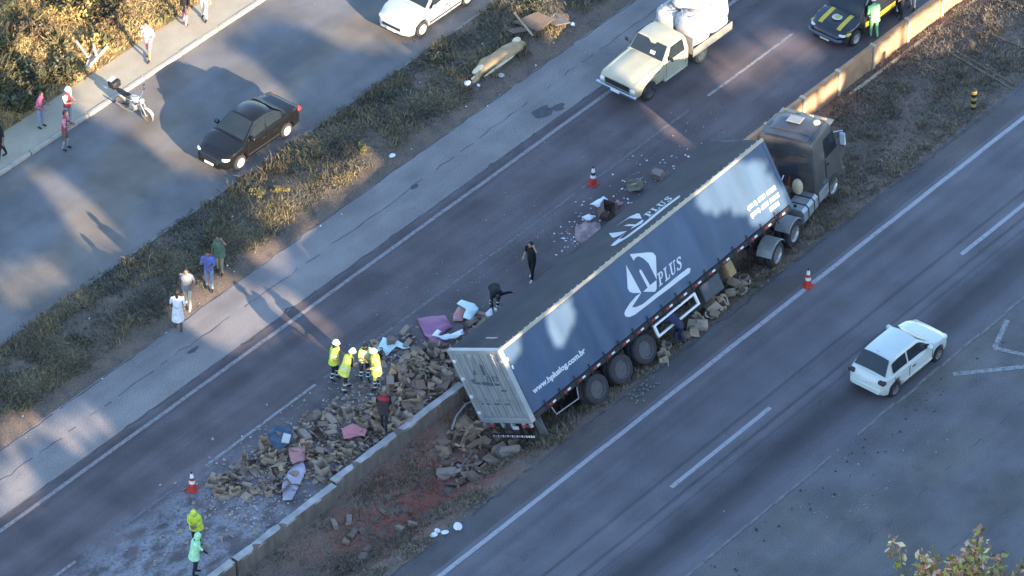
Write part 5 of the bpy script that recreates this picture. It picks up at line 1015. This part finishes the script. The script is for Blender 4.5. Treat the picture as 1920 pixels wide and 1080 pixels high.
person('person in bright green with a white cap beside the police car', (20.1, -.72, .003), 60, C_GRS, C_GRS, SKIN_A, head='cap', headm=C_WHT, arms=('bent', 'front'), sleeves=C_GRS, vest=(C_GRS, .8, 1.08), h=1.66, lean=10)
person('person in dark clothes behind the police car door', (21.75, -.72, .003), 170, C_BLK, C_NAVY, SKIN_B, arms=('bent', 'bent'), stride=.05)
person('person in a white shirt standing by the retaining wall posts', (22.5, -.72, .003), 190, C_WHT, cloth('cream_trousers', (.62, .52, .38)), SKIN_B, arms=('phone', 'bent'), stride=.05)

# ------------------------------------------------------------------ the spilled load
M_CARD = [mat('cardboard_%d' % i, c, .16, 3., .9, fine=.08) for i, c in enumerate([(.31, .222, .158), (.22, .16, .12), (.385, .282, .195), (.19, .14, .115), (.31, .245, .20)])]
def crushed_box(seed, sx, sy, sz, flaps=2, crush=.3, openq=True):
    g = random.Random(seed); bm = bmesh.new(); bmesh.ops.create_cube(bm, size=1.); bmesh.ops.subdivide_edges(bm, edges=bm.edges[:], cuts=1, use_grid_fill=True)
    for v in bm.verts: v.co.z += .5
    if openq: bmesh.ops.delete(bm, geom=[f for f in bm.faces if f.normal.z > .9], context='FACES')
    sh = (g.gauss(0, .22), g.gauss(0, .22))
    for v in bm.verts:
        c = v.co; t = c.z; c.x += sh[0] * t + g.gauss(0, crush * .15); c.y += sh[1] * t + g.gauss(0, crush * .15); c.z = c.z * (1 - g.uniform(0, crush) * .8) + (g.gauss(0, .03) if t > .1 else 0)
        v.co = Vector((c.x * sx, c.y * sy, max(0, c.z) * sz))
    if openq:
        top = [e for e in bm.edges if e.is_boundary]; g.shuffle(top)
        for e in top[:flaps * 2]:
            a, b = e.verts[0].co, e.verts[1].co; mid = (a + b) / 2; out = Vector((mid.x, mid.y, 0)); out = out.normalized() if out.length > .001 else Vector((1, 0, 0)); d = out * sy * g.uniform(.25, .5) + Vector((0, 0, g.uniform(-.3, .35) * sz))
            v1, v2 = bm.verts.new(a + d), bm.verts.new(b + d * g.uniform(.8, 1.1)); bm.faces.new([e.verts[0], e.verts[1], v2, v1])
    me = bpy.data.meshes.new('crushed_box'); bm.to_mesh(me); bm.free(); return me
BOXM = []
for i in range(16):
    g = random.Random(i + 50); flat = i % 4 == 3; me = crushed_box(i, g.uniform(.34, .6), g.uniform(.26, .42), .1 if flat else g.uniform(.2, .36), 3 if flat else 2, g.uniform(.15, .5), i % 3 != 1); me.materials.append(M_CARD[i % 5]); BOXM.append(me)
def inpoly(x, y, p):
    c = False; j = len(p) - 1
    for i in range(len(p)):
        if (p[i][1] > y) != (p[j][1] > y) and x < (p[j][0] - p[i][0]) * (y - p[i][1]) / (p[j][1] - p[i][1]) + p[i][0]: c = not c
        j = i
    return c
SHADE = ['brown', 'dark brown', 'tan', 'dusky', 'greyish']
def box_words(i): return ('flattened ' if i % 4 == 3 else 'open ' if i % 3 != 1 else 'closed ') + SHADE[i % 5]
def heap(n, poly, peak, label, group, seed, tilt=.45, sc=(.75, 1.1), surf=None, variants=None, mind=.26, zone=None):
    g = random.Random(seed); xs = [p[0] for p in poly]; ys = [p[1] for p in poly]; cx, cy_ = sum(xs) / len(xs), sum(ys) / len(ys); k = 0; tries = 0; placed = []
    while k < n and tries < 9000:
        tries += 1; x, y = g.uniform(min(xs), max(xs)), g.uniform(min(ys), max(ys))
        if not inpoly(x, y, poly): continue
        md = mind * (1 - tries / 12000)
        if any(abs(x - a) < md and abs(y - b) < md for a, b in placed): continue
        placed.append((x, y)); d = math.hypot((x - cx) / (max(xs) - min(xs)), (y - cy_) / (max(ys) - min(ys))) * 2
        z = zt(x, y) if surf is None else surf(x, y); z += max(0, peak * (1 - d) * g.uniform(.2, 1.)) ; vi = g.choice(variants or range(16)); o = newobj('crushed_box', BOXM[vi])
        o.location = (x, y, z - .01); tl = tilt if z > .08 else tilt * .35; o.rotation_euler = (g.gauss(0, tl), g.gauss(0, tl), g.uniform(0, 6.28)); s = g.uniform(*sc); o.scale = (s, s, s); tag(o, label % (box_words(vi) + (', raised on others,' if z > .2 and surf is None and y > -2.2 else ''), zone(x, y) if zone else ''), 'cardboard box', group); k += 1
LOWW = [(-5.2, -2.0), (-4.0, -1.9), (-4.0, -.6), (-4.9, .35), (-6.6, .05), (-7.3, -.6), (-8.1, -.7), (-8.5, -1.6), (-8.3, -2.0)]
heap(120, LOWW, .22, '%s cardboard box in the dense heap %s', 'boxes heaped behind the trailer', 1, sc=(.55, 1.08), mind=.22, zone=lambda x, y: 'against the concrete wall' if y < -1.5 else 'beside the trailer doors' if x > -5.2 else 'towards the rescue crew' if x < -6.8 else 'near the torn mint board' if y > -.4 else 'at its middle')
heap(140, [(-14.6, 1.0), (-13.4, 1.05), (-11.6, .9), (-9.6, .7), (-7.9, -.3), (-8.2, -2.0), (-11.6, -2.0), (-13.6, -1.0), (-14.9, .1)], .12, '%s cardboard box in the long spill %s', 'boxes spilled along the wall', 2, sc=(.4, .9), mind=.2, zone=lambda x, y: 'against the concrete wall' if y < -1.3 else 'around the blue tarpaulin' if -12.2 < x < -10.6 and y > -.1 else 'near the red and white yoke person' if x > -10.4 else 'at the end by the cone' if x < -13 else 'beside the lilac sheet')
heap(16, [(-3.2, -.2), (-1.9, -.1), (-1.5, -.7), (-2.4, -1.2), (-3.8, -.6)], .12, 'small %s cardboard box among the pink and white sheets%s', 'boxes among the sheets', 3, sc=(.55, .85), zone=None)
heap(10, [(-5.6, 1.5), (-3.9, 1.3), (-4.6, .5), (-6.2, .7)], .0, 'crushed %s cardboard box lying loose by the lane line%s', 'boxes by the lane line', 13, sc=(.6, .9), zone=None)
heap(30, [(-7.9, -3.2), (-6.3, -2.9), (-5.2, -4.1), (-5.9, -5.3), (-7.2, -5.2), (-8.6, -4.7)], .12, 'crushed %s cardboard box on median soil %s', 'boxes in the median', 4, sc=(.7, 1.15), zone=lambda x, y: 'near the wall foot' if y > -3.6 else 'below the trailer bumper' if x > -6.6 else 'beside the grey rod')
heap(12, [(-9.8, -5.3), (-9.6, -3.4), (-13.2, -3.0), (-13.4, -4.8)], .0, 'small %s cardboard box lying alone in the median grass%s', 'scattered boxes in the median', 5, sc=(.5, .85), variants=[1, 4, 10, 13], zone=None)
PALE = [i for i in range(16)]
M_PALEC = [mat('pale_cardboard_%d' % i, c, .14, 3., .9, fine=.06) for i, c in enumerate([(.34, .28, .215), (.29, .23, .17), (.40, .35, .29)])]
PB = []
for i in range(6):
    g = random.Random(i + 90); me = crushed_box(i + 70, g.uniform(.3, .44), g.uniform(.26, .36), g.uniform(.22, .32), 2, .16, i % 2 == 0); me.materials.append(M_PALEC[i % 3]); PB.append(me)
g = random.Random(31)
for (x, y, z) in [(.55, -6.45, 0), (.25, -6.55, 0), (.85, -6.2, .0), (2.0, -6.5, 0), (2.25, -6.35, .05), (2.1, -6.2, .2), (2.5, -6.15, .1), (2.45, -6.45, 0), (1.75, -6.35, .0), (3.3, -6.35, .0), (3.5, -6.2, .12), (3.75, -6.25, 0), (3.6, -6.05, .25), (3.95, -6.05, .1), (4.1, -6.2, 0), (3.2, -6.1, .1), (4.9, -6.25, 0), (5.1, -6.05, .12), (5.35, -6.15, 0), (5.5, -5.95, .1), (5.0, -5.85, .2), (4.6, -6.0, .1)]:
    vi = g.randrange(6); o = newobj('fallen_box', PB[vi]); o.location = (x, y, zt(x, y) + z); o.rotation_euler = (g.gauss(0, .3), g.gauss(0, .3), g.uniform(0, 6.28)); s = g.uniform(.75, 1.05); o.scale = (s, s, s); tag(o, '%s %s cardboard box %sfallen %s' % (('open', 'closed')[vi % 2], ('pale tan', 'light brown', 'cream')[vi % 3], 'on top of others, ' if z > .15 else '', 'beside the trailer wheels' if x < 1.2 else 'at the white side guard' if x < 2.9 else 'under the grey tool box' if x < 4.4 else 'behind the tractor wheels'), 'cardboard box', 'boxes under the trailer side')
o = newobj('fallen_box', PB[2]); o.location = (-6.3, .05, .05); o.scale = (.8,) * 3; o.rotation_euler = (.4, .3, .6); tag(o, 'small orange tan box at the edge of the heap near the rescue crew', 'cardboard box'); o.data = o.data.copy(); o.data.materials[0] = mat('orange_tan', (.62, .38, .18), .1, 4., .8)
# open box and oddments lying beyond the trailer roof
o = newobj('open_carton', PB[0].copy()); o.data.materials[0] = mat('carton_inside_dark', (.14, .095, .075), .2, 4., .9); o.location = (5.25, .15, .05); o.scale = (1.7, 1.7, 1.5); o.rotation_euler = (.5, -.2, .7); tag(o, 'open brown carton lying beyond the trailer roof', 'carton')
o = newobj('open_carton', PB[4].copy()); o.location = (7.2, .22, .03); o.scale = (1.25, 1.25, 1.2); o.rotation_euler = (.2, .4, 1.9); o.data.materials[0] = mat('carton_olive', (.25, .23, .17), .2, 4., .9); tag(o, 'olive tan carton among white scraps beyond the trailer roof', 'carton')
o = newobj('open_carton', PB[3].copy()); o.location = (8.3, .05, .03); o.scale = (1.1, 1.1, .7); o.rotation_euler = (.1, .1, .4); o.data.materials[0] = mat('carton_pinkish', (.27, .19, .17), .2, 4., .9); tag(o, 'flat pinkish brown carton beyond the trailer roof near the cab', 'carton')

def sheet(name, label, cat, poly, m, base=.03, amp=.06, freq=2.2, seed=0, fold=.0, surf=None, thick=.006):
    bm = bmesh.new(); f = bm.faces.new([bm.verts.new((x, y, 0)) for x, y in poly]); bmesh.ops.triangulate(bm, faces=[f])
    for _ in range(5): bmesh.ops.subdivide_edges(bm, edges=[e for e in bm.edges if e.calc_length() > .11], cuts=1)
    bmesh.ops.triangulate(bm, faces=bm.faces[:]); bmesh.ops.recalc_face_normals(bm, faces=bm.faces[:])
    cx = sum(p[0] for p in poly) / len(poly); cy_ = sum(p[1] for p in poly) / len(poly)
    for v in bm.verts:
        x, y = v.co.x, v.co.y; n1 = mnoise.noise(Vector((x * freq + seed, y * freq, seed))); n2 = abs(mnoise.noise(Vector((x * freq * .9 - seed, y * freq * .5, seed + 3))))
        v.co.z = (zt(x, y) if surf is None else surf(x, y)) + base + max(-base + .012, amp * (n1 * .6 + (1 - 2.4 * n2) * .6)); v.co.x += .03 * n1; v.co.y += .03 * mnoise.noise(Vector((y * 3, x * 3, seed)))
    for q in bm.faces: q.smooth = True
    bmesh.ops.solidify(bm, geom=bm.faces[:], thickness=thick)
    me = bpy.data.meshes.new(name); bm.to_mesh(me); bm.free(); me.materials.append(m); o = newobj(name, me)
    c = Vector((cx, cy_, 0)); me.transform(Matrix.Translation(-c)); o.location = c; return tag(o, label, cat)
S_PUR = mat('magenta_plastic', (.34, .13, .24), .2, 2., .5, bump=.1); S_MNT = mat('mint_white_foam', (.62, .78, .76), .06, 2., .6); S_WHT = mat('white_plastic', (.74, .76, .80), .06, 2., .45); S_PNK = mat('pink_plastic', (.48, .21, .20), .18, 2., .5); S_LIL = mat('lilac_plastic', (.42, .38, .46), .25, 2., .45); S_BLU = mat('blue_tarp', (.035, .07, .13), .2, 2., .55, bump=.1); S_RED = mat('red_plastic', (.42, .07, .09), .15, 3., .5)
sheet('plastic_sheet', 'large magenta plastic sheet spread beside the trailer roof', 'plastic sheet', [(-3.5, 1.32), (-2.73, .77), (-2.99, .15), (-3.76, .16), (-4.01, -.6), (-3.63, -.83), (-4.04, -1.02), (-4.4, -.45), (-4.01, .55)], S_PUR, .05, .09, 2., 1)
sheet('foam_board', 'bent mint white board lying over a pink sheet', 'board', [(-2.05, .77), (-1.78, .77), (-1.66, .3), (-1.8, -.01), (-2.48, -.2), (-2.53, .1), (-2.07, .32)], S_MNT, .16, .02, 1., 2, thick=.02)
sheet('pink_sheet', 'small dull pink sheet under the mint white board', 'plastic sheet', [(-2.49, .57), (-2.03, .71), (-2.01, .32), (-2.55, .08), (-2.78, .32)], S_PNK, .06, .05, 2., 3)
sheet('white_sheet', 'white sheet at the feet of the bending firefighter', 'plastic sheet', [(-1.95, -.25), (-1.34, -.22), (-1.15, -.6), (-1.96, -.62)], S_WHT, .05, .03, 2., 4)
sheet('foam_board', 'torn mint white board beside the rescue crew', 'board', [(-5.0, 1.61), (-4.97, 1.44), (-4.84, 1.09), (-4.84, .5), (-5.02, .63), (-5.09, .93), (-5.69, .84), (-5.82, 1.27)], S_MNT, .06, .03, 1.2, 5, thick=.02)
sheet('white_sheet', 'crumpled white strip of packing on the magenta sheet', 'packing', [(-3.91, .32), (-3.57, .37), (-3.57, .18), (-3.82, .12), (-3.51, -.17), (-3.01, -.31), (-3.24, -.49), (-3.63, -.39), (-3.86, -.11)], S_WHT, .16, .06, 4., 6)
sheet('blue_tarp', 'crumpled dark blue tarpaulin bundle on the box spill', 'tarpaulin', [(-11.47, 1.14), (-11.17, 1.09), (-10.91, .6), (-11.13, .29), (-11.66, .06), (-11.98, .13), (-11.93, .6)], S_BLU, .22, .2, 2.2, 7)
o = newobj('white_carton', MB().box(-.17, .17, -.13, .13, 0, .13, ch=.01).mesh('white_carton', mat('white_card', (.55, .54, .5), .08, 4., .8))); o.location = (-11.5, .28, .36); o.rotation_euler = (.2, -.2, .5); tag(o, 'small white carton resting on the blue tarpaulin', 'carton')
sheet('pink_sheet', 'long pink and lilac plastic sheet sliding to the wall', 'plastic sheet', [(-12.1, -1.15), (-12.88, -1.49), (-13.53, -1.78), (-13.73, -1.54), (-13.02, -.9), (-12.33, -.65), (-11.75, -.6)], S_LIL, .12, .10, 2.4, 8)
sheet('pink_sheet', 'bright pink plastic wrap beside the blue tarpaulin', 'plastic sheet', [(-11.66, .06), (-11.19, -.29), (-11.75, -.8), (-12.2, -.62), (-12.0, -.3)], S_PNK, .2, .08, 2.4, 9)
sheet('red_sheet', 'pinkish red plastic bag on the box heap by the wall', 'plastic sheet', [(-9.82, -.72), (-9.4, -.83), (-9.26, -1.37), (-9.58, -1.55), (-10.2, -1.15)], mat('rose_plastic', (.50, .17, .20), .15, 3., .5), .26, .1, 2.2, 10)
sheet('red_sheet', 'red plastic scrap at the foot of the concrete wall', 'plastic sheet', [(-5.3, -2.55), (-4.9, -2.6), (-4.9, -3.0), (-5.35, -3.0)], S_RED, .35, .1, 3., 11)
sheet('dark_cloth', 'dark blue cloth strip by the trailer doors in the median', 'cloth', [(-5.6, -2.9), (-4.7, -3.2), (-4.9, -3.5), (-5.7, -3.2)], cloth('dark_blue', (.03, .04, .09)), .25, .12, 3., 12)
for i, (p, m, lb) in enumerate([([(-7.6, -3.5), (-6.6, -3.3), (-6.3, -4.2), (-7.3, -4.5)], mat('red_card', (.20, .105, .085), .2, 3., .9), 'large rust brown cardboard sheet below the trailer doors'), ([(-8.6, -4.2), (-7.6, -4.0), (-7.5, -4.5), (-8.4, -4.8)], mat('red_card2', (.17, .085, .07), .2, 3., .9), 'dull red cardboard sheet lying on the bare red soil'), ([(-6.6, -2.9), (-5.9, -2.8), (-5.8, -3.5), (-6.5, -3.7)], M_CARD[2], 'tan cardboard sheet leaning near the wall in the median')]):
    sheet('cardboard_sheet', lb, 'cardboard sheet', p, m, .1, .08, 1.6, 20 + i, thick=.008)
# debris patch beyond the trailer roof: pinkish and white torn packing
sheet('torn_packing', 'patch of torn pinkish packing beyond the trailer roof', 'packing', [(3.5, .05), (4.05, .45), (4.55, .35), (4.75, -.1), (4.3, -.6), (3.5, -.5)], mat('pinkish_packing', (.33, .23, .23), .35, 5., .85), .05, .09, 4., 30)
sheet('white_sheet', 'white foam lump beside the torn pinkish packing', 'packing', [(4.5, .55), (4.85, .5), (4.9, .2), (4.6, .2)], S_WHT, .14, .08, 4., 31)
sheet('white_sheet', 'white plastic draped over the open brown carton', 'packing', [(5.1, .65), (5.8, .6), (5.75, .35), (5.2, .35)], S_WHT, .3, .1, 5., 32)
sheet('pink_sheet', 'small pink wrapper beyond the trailer roof logo', 'packing', [(5.85, .35), (6.2, .3), (6.15, .0), (5.9, .05)], S_PNK, .06, .06, 5., 33)
def scrap_field(name, label, cat, n, fn, m, smin, smax, seed):
    g = random.Random(seed); q = MB()
    for _ in range(n):
        x, y, z = fn(g); s = g.uniform(smin, smax); a = g.uniform(0, 6.28); M = Matrix.Translation((x, y, z + .012)) @ Euler((g.gauss(0, .25), g.gauss(0, .25), a)).to_matrix().to_4x4()
        q.poly([(s * g.uniform(.6, 1), s * g.uniform(-.4, .4), g.uniform(0, .3) * s), (s * .1, s * g.uniform(.4, .9), 0), (-s * g.uniform(.5, 1), s * .1, g.uniform(0, .3) * s), (-s * .1, -s * g.uniform(.4, .9), 0)], 0, M)
    return tag(q.build(name, m), label, cat, kind='stuff')
W1 = mat('white_scrap', (.70, .72, .76), .1, 9., .6)
scrap_field('white_scraps', 'white shreds of packing strewn on the lane beyond the trailer', 'litter', 110, lambda g: (g.gauss(6.6, 1.7), g.gauss(.45, .38), 0), W1, .02, .07, 1)
scrap_field('white_scraps', 'white shreds of packing around the pink packing patch', 'litter', 90, lambda g: (g.gauss(4.0, .55), g.gauss(.05, .4), 0), W1, .02, .08, 2)
scrap_field('pale_scraps', 'pale crumbs of packing scattered over the lane', 'litter', 160, lambda g: (g.uniform(-6, 13), g.gauss(1.2, 1.2), 0), mat('pale_scrap', (.42, .43, .46), .1, 9., .7), .012, .035, 3)
scrap_field('white_scraps', 'pale torn packing spread over the powdered lane', 'litter', 240, lambda g: (g.gauss(-15.2, 2.6), g.gauss(-.3, .75), 0), mat('grey_scrap', (.24, .245, .265), .25, 9., .8), .02, .08, 4)
scrap_field('brown_scraps', 'torn brown cardboard shreds over the powdered lane', 'litter', 150, lambda g: (g.gauss(-13.8, 2.2), max(-1.9, g.gauss(-.2, .9)), 0), M_CARD[2], .04, .14, 5)
scrap_field('brown_scraps', 'torn brown cardboard shreds around the dense heap', 'litter', 200, lambda g: (g.gauss(-6.6, 1.6), max(-2., g.gauss(-.5, 1.)), 0), M_CARD[0], .04, .15, 6)
scrap_field('white_scraps', 'white litter specks along the verge', 'litter', 60, lambda g: (lambda x, y: (x, y, zt(x, y) + .05))(g.uniform(-18, 14), g.uniform(7.2, 10.5)), W1, .02, .06, 7)
scrap_field('pale_scraps', 'pale stones and litter on the forecourt', 'litter', 60, lambda g: (g.gauss(-1.5, 3.2), g.gauss(-15.6, 1.), 0), mat('stone_scrap', (.33, .33, .36), .2, 9., .8), .015, .05, 8)
scrap_field('dark_scraps', 'dark clods lying along the forecourt edge', 'litter', 70, lambda g: (g.uniform(-8, 9), -14.3 - abs(g.gauss(0, .8)), 0), mat('dark_clod', (.05, .05, .055), .2, 9., .9), .03, .09, 9)
def soup(label, x0, x1, y0, y1, n, seed):
    return scrap_field('red_clods', label, 'soil', n, lambda g: (lambda x, y: (x, y, zt(x, y) + .02))(g.uniform(x0, x1), g.uniform(y0, y1)), mat('red_clod', (.20, .075, .05), .25, 6., .95), .03, .12, seed)
soup('red clods of torn soil in the median', -14, -5.5, -5.8, -3.4, 260, 10)
DUSTC = mat('pale_card_crumb', (.30, .25, .215), .25, 9., .9)
scrap_field('card_crumbs', 'fine pale cardboard crumbs strewn through the spilled load', 'litter', 1600, lambda g: (lambda x: (x, max(-2.05, min(1.6, g.gauss(-.6 + .1 * (x + 9) * -.3, .85))), 0))(g.uniform(-15.5, -4.2)), DUSTC, .02, .08, 16)
scrap_field('card_crumbs', 'grey torn paper crumbs mixed into the spilled load', 'litter', 700, lambda g: (g.uniform(-15.5, -5), max(-2.05, g.gauss(-.6, .8)), g.uniform(0, .12)), mat('paper_crumb', (.42, .41, .42), .2, 9., .9), .02, .07, 17)
# small pale bottles and tins rolled out beside the trailer wheels
g = random.Random(55); tin = MB().lathe([(.03, 0), (.035, .01), (.035, .08), (.02, .1), (.01, .105)], 10).mesh('can', mat('can_metal', (.20, .20, .185), .15, 9., .4, .4), 50)
for k in range(26):
    o = newobj('can', tin); x, y = -2.15 + (k % 6) * .24 + g.gauss(0, .05), -6.85 - (k // 6) * .12 + g.gauss(0, .05); o.location = (x, y, .037); o.rotation_euler = (R(90), 0, g.uniform(0, 6.28)); tag(o, 'small dull can lying on the shoulder beside the trailer wheels', 'can', 'cans beside the wheels')
# litter bags on the shoulder by the median
for i, (x, y, s, lb) in enumerate([(-11.75, -6.42, .13, 'small white litter bag at the median edge, farthest from the bigger bag'), (-11.5, -6.35, .11, 'small knotted white bag beside the others at the median edge'), (-11.45, -6.62, .12, 'flattened small white bag between the litter bags'), (-10.98, -6.78, .18, 'biggest white litter bag at the median edge')]):
    q = MB(); g = random.Random(i); rings = []
    for t in np.linspace(.02, 1, 8): rings.append([(s * (math.sin(math.pi * t) ** .6 + .12) * (1 + .6 * mnoise.noise(Vector((math.cos(u) * 2.3 + i * 5, math.sin(u) * 2.3, t * 4)))) * math.cos(u), s * (math.sin(math.pi * t) ** .6 + .12) * .75 * math.sin(u), s * .7 * t) for u in np.linspace(0, 6.283, 14, endpoint=False)])
    q.loft(rings); o = q.build('litter_bag', S_WHT, None, 20); o.location = (x, y, zt(x, y) - .005); o.rotation_euler[2] = i * 1.3; tag(o, lb, 'litter bag')
# long rod in the median
q = MB(); q.cyl((-1.05, 0, 0), (1.05, 0, 0), .03, n=8); o = q.build('steel_rod', mat('rod_grey', (.32, .31, .30), .1, 5., .5, .4), None, 40); o.location = (-7.2, -4.0, zt(-7.2, -4.0) + .16); o.rotation_euler = (0, R(4), R(14)); tag(o, 'straight grey rod lying across the boxes in the median', 'rod')
q = MB(); q.tube([(-.8, 0, 0), (-.2, .1, .08), (.5, .05, .1), (1.0, -.2, .02)], .035, 8); o = q.build('bent_tube', mat('tube_pale', (.36, .36, .37), .1, 5., .5, .4), None, 60); o.location = (-6.2, -2.9, zt(-6.2, -2.9) + .3); o.rotation_euler[2] = .3; tag(o, 'bent pale tube between the wall and the trailer doors', 'tube')
q = MB(); q.box(-.2, .2, -.02, .02, 0, .025).box(.18, .2, .022, .18, 0, .025); o = q.build('broken_bracket', mat('bracket_pale', (.34, .32, .31), .1, 5., .6), None); o.location = (.2, -6.75, .01); o.rotation_euler[2] = .7; tag(o, 'broken metal bracket on the shoulder beside the trailer wheels', 'bracket')
# tan bundle and broken panel on the verge edge
def bundle():
    pth = [(8.25, 8.72, .05), (8.5, 8.74, .12), (8.85, 8.86, .2), (9.3, 8.92, .24), (9.8, 8.86, .22), (10.4, 8.84, .22), (10.9, 8.82, .2), (11.15, 8.84, .2), (11.35, 8.8, .12)]; rad = [.05, .12, .17, .26, .25, .27, .25, .2, .1]; V = []; rings = []
    root = empty('torn_bundle', 'long cream and tan bundle of torn padding lying at the verge edge', 'bundle', (9.8, 8.8, zt(9.8, 8.8)))
    for (x, y, z), r in zip(pth, rad):
        rings.append([(x - 9.8, y - 8.8 + r * 1.15 * math.cos(u) * (1 + .2 * mnoise.noise(Vector((x * 2, math.cos(u) * 2, math.sin(u) * 2)))), z - .08 + r * .8 * math.sin(u) * (1 + .25 * mnoise.noise(Vector((x * 3, math.cos(u) * 3, 5))))) for u in np.linspace(0, 6.283, 16, endpoint=False)])
    MB().loft(rings).build('padding', mat('tan_padding', (.42, .29, .16), .25, 3., .8), root, 60)
    for k, (x, y, z, rx, ry, rz) in enumerate(((-.95, .08, .22, .38, .12, .1), (1.25, .12, .26, .2, .14, .12), (.2, .24, .2, .75, .07, .08), (-.2, -.27, .1, .9, .05, .06), (-1.3, .0, .08, .2, .06, .05))): MB().ell((x, y, z), (rx, ry, rz), 12, 8).build('cream_edge', mat('cream_padding', (.70, .60, .42), .12, 3., .75), root, 60)
bundle()
M_BRD = mat('weathered_board', (.17, .125, .095), .25, 3., .9, stretch=(1, 6, 1), fine=.1)
def board(label, pts, z, tilt, m=M_BRD, th=.03, name='broken_board'):
    cx, cy_ = sum(p[0] for p in pts) / len(pts), sum(p[1] for p in pts) / len(pts); o = MB().poly([(x - cx, y - cy_, 0) for x, y in pts], thick=(0, 0, th)).build(name, m); o.location = (cx, cy_, zt(cx, cy_) + z); o.rotation_euler = tilt; return tag(o, label, 'board')
board('wide weathered brown board lying on the verge weeds', [(11.9, 9.8), (12.9, 9.45), (13.0, 8.7), (12.1, 8.75)], .2, (.08, -.1, 0)); board('narrow dark board under the broken panel on the verge', [(11.4, 9.7), (12.2, 9.3), (12.1, 9.0), (11.35, 9.35)], .12, (0, .1, 0)); board('greyish board with a pale end beside the shoulder', [(12.9, 9.4), (13.6, 9.0), (13.3, 8.2), (12.8, 8.5)], .12, (-.08, .06, 0), mat('grey_board', (.20, .165, .14), .2, 3., .9, fine=.1))
q = MB(); q.cyl((0, -.72, 0), (0, .72, 0), .045, .035, 8); o = q.build('wooden_pole', mat('pale_pole', (.40, .29, .19), .12, 4., .85), None, 50); o.location = (11.9, 9.3, zt(11.9, 9.3) + .33); o.rotation_euler = (R(5), 0, R(-22)); tag(o, 'pale round pole across the broken boards on the verge', 'pole')
for i, (x, y, s, lb) in enumerate(((8.05, 8.75, .16, 'crumpled white bag at the thin end of the tan bundle'), (8.3, 8.45, .09, 'small white lump below the tan bundle'), (9.3, 8.2, .14, 'greyish white lump on the red soil below the tan bundle'), (3.05, 8.1, .13, 'pale square scrap lying on the verge dirt'), (13.5, 8.25, .12, 'white lump at the end of the grey board'))):
    q = MB(); q.ell((0, 0, s * .4), (s, s * .8, s * .5), 10, 7)
    q.v = [tuple(Vector(v) * (1 + .25 * mnoise.noise(Vector(v) * 9 + Vector((i, 0, 0))))) for v in q.v]; o = q.build('white_lump', S_WHT if i != 2 else mat('greyish_lump', (.45, .43, .42), .1, 5., .8), None, 50); o.location = (x, y, zt(x, y) + .01); o.rotation_euler[2] = i; tag(o, lb, 'litter')
# timber offcuts on the sunlit hillside
for i, (x, y, ln, a) in enumerate(((.35, 20.35, .55, .5), (.55, 20.25, .5, .3), (.3, 20.1, .6, .4), (.7, 20.45, .45, .9), (.6, 20.05, .5, .2), (.2, 20.6, .5, 1.2))):
    o = MB().box(-ln, ln, -.05, .05, 0, .05, ch=.008).build('timber_offcut', mat('pale_timber', (.62, .52, .38), .15, 4., .8), None); o.location = (x, y, zt(x, y) + .14 + .05 * i); o.rotation_euler = (.05, R(-6), a); tag(o, 'pale timber offcut in the pile beside the footpath', 'timber', 'pale timber pile')
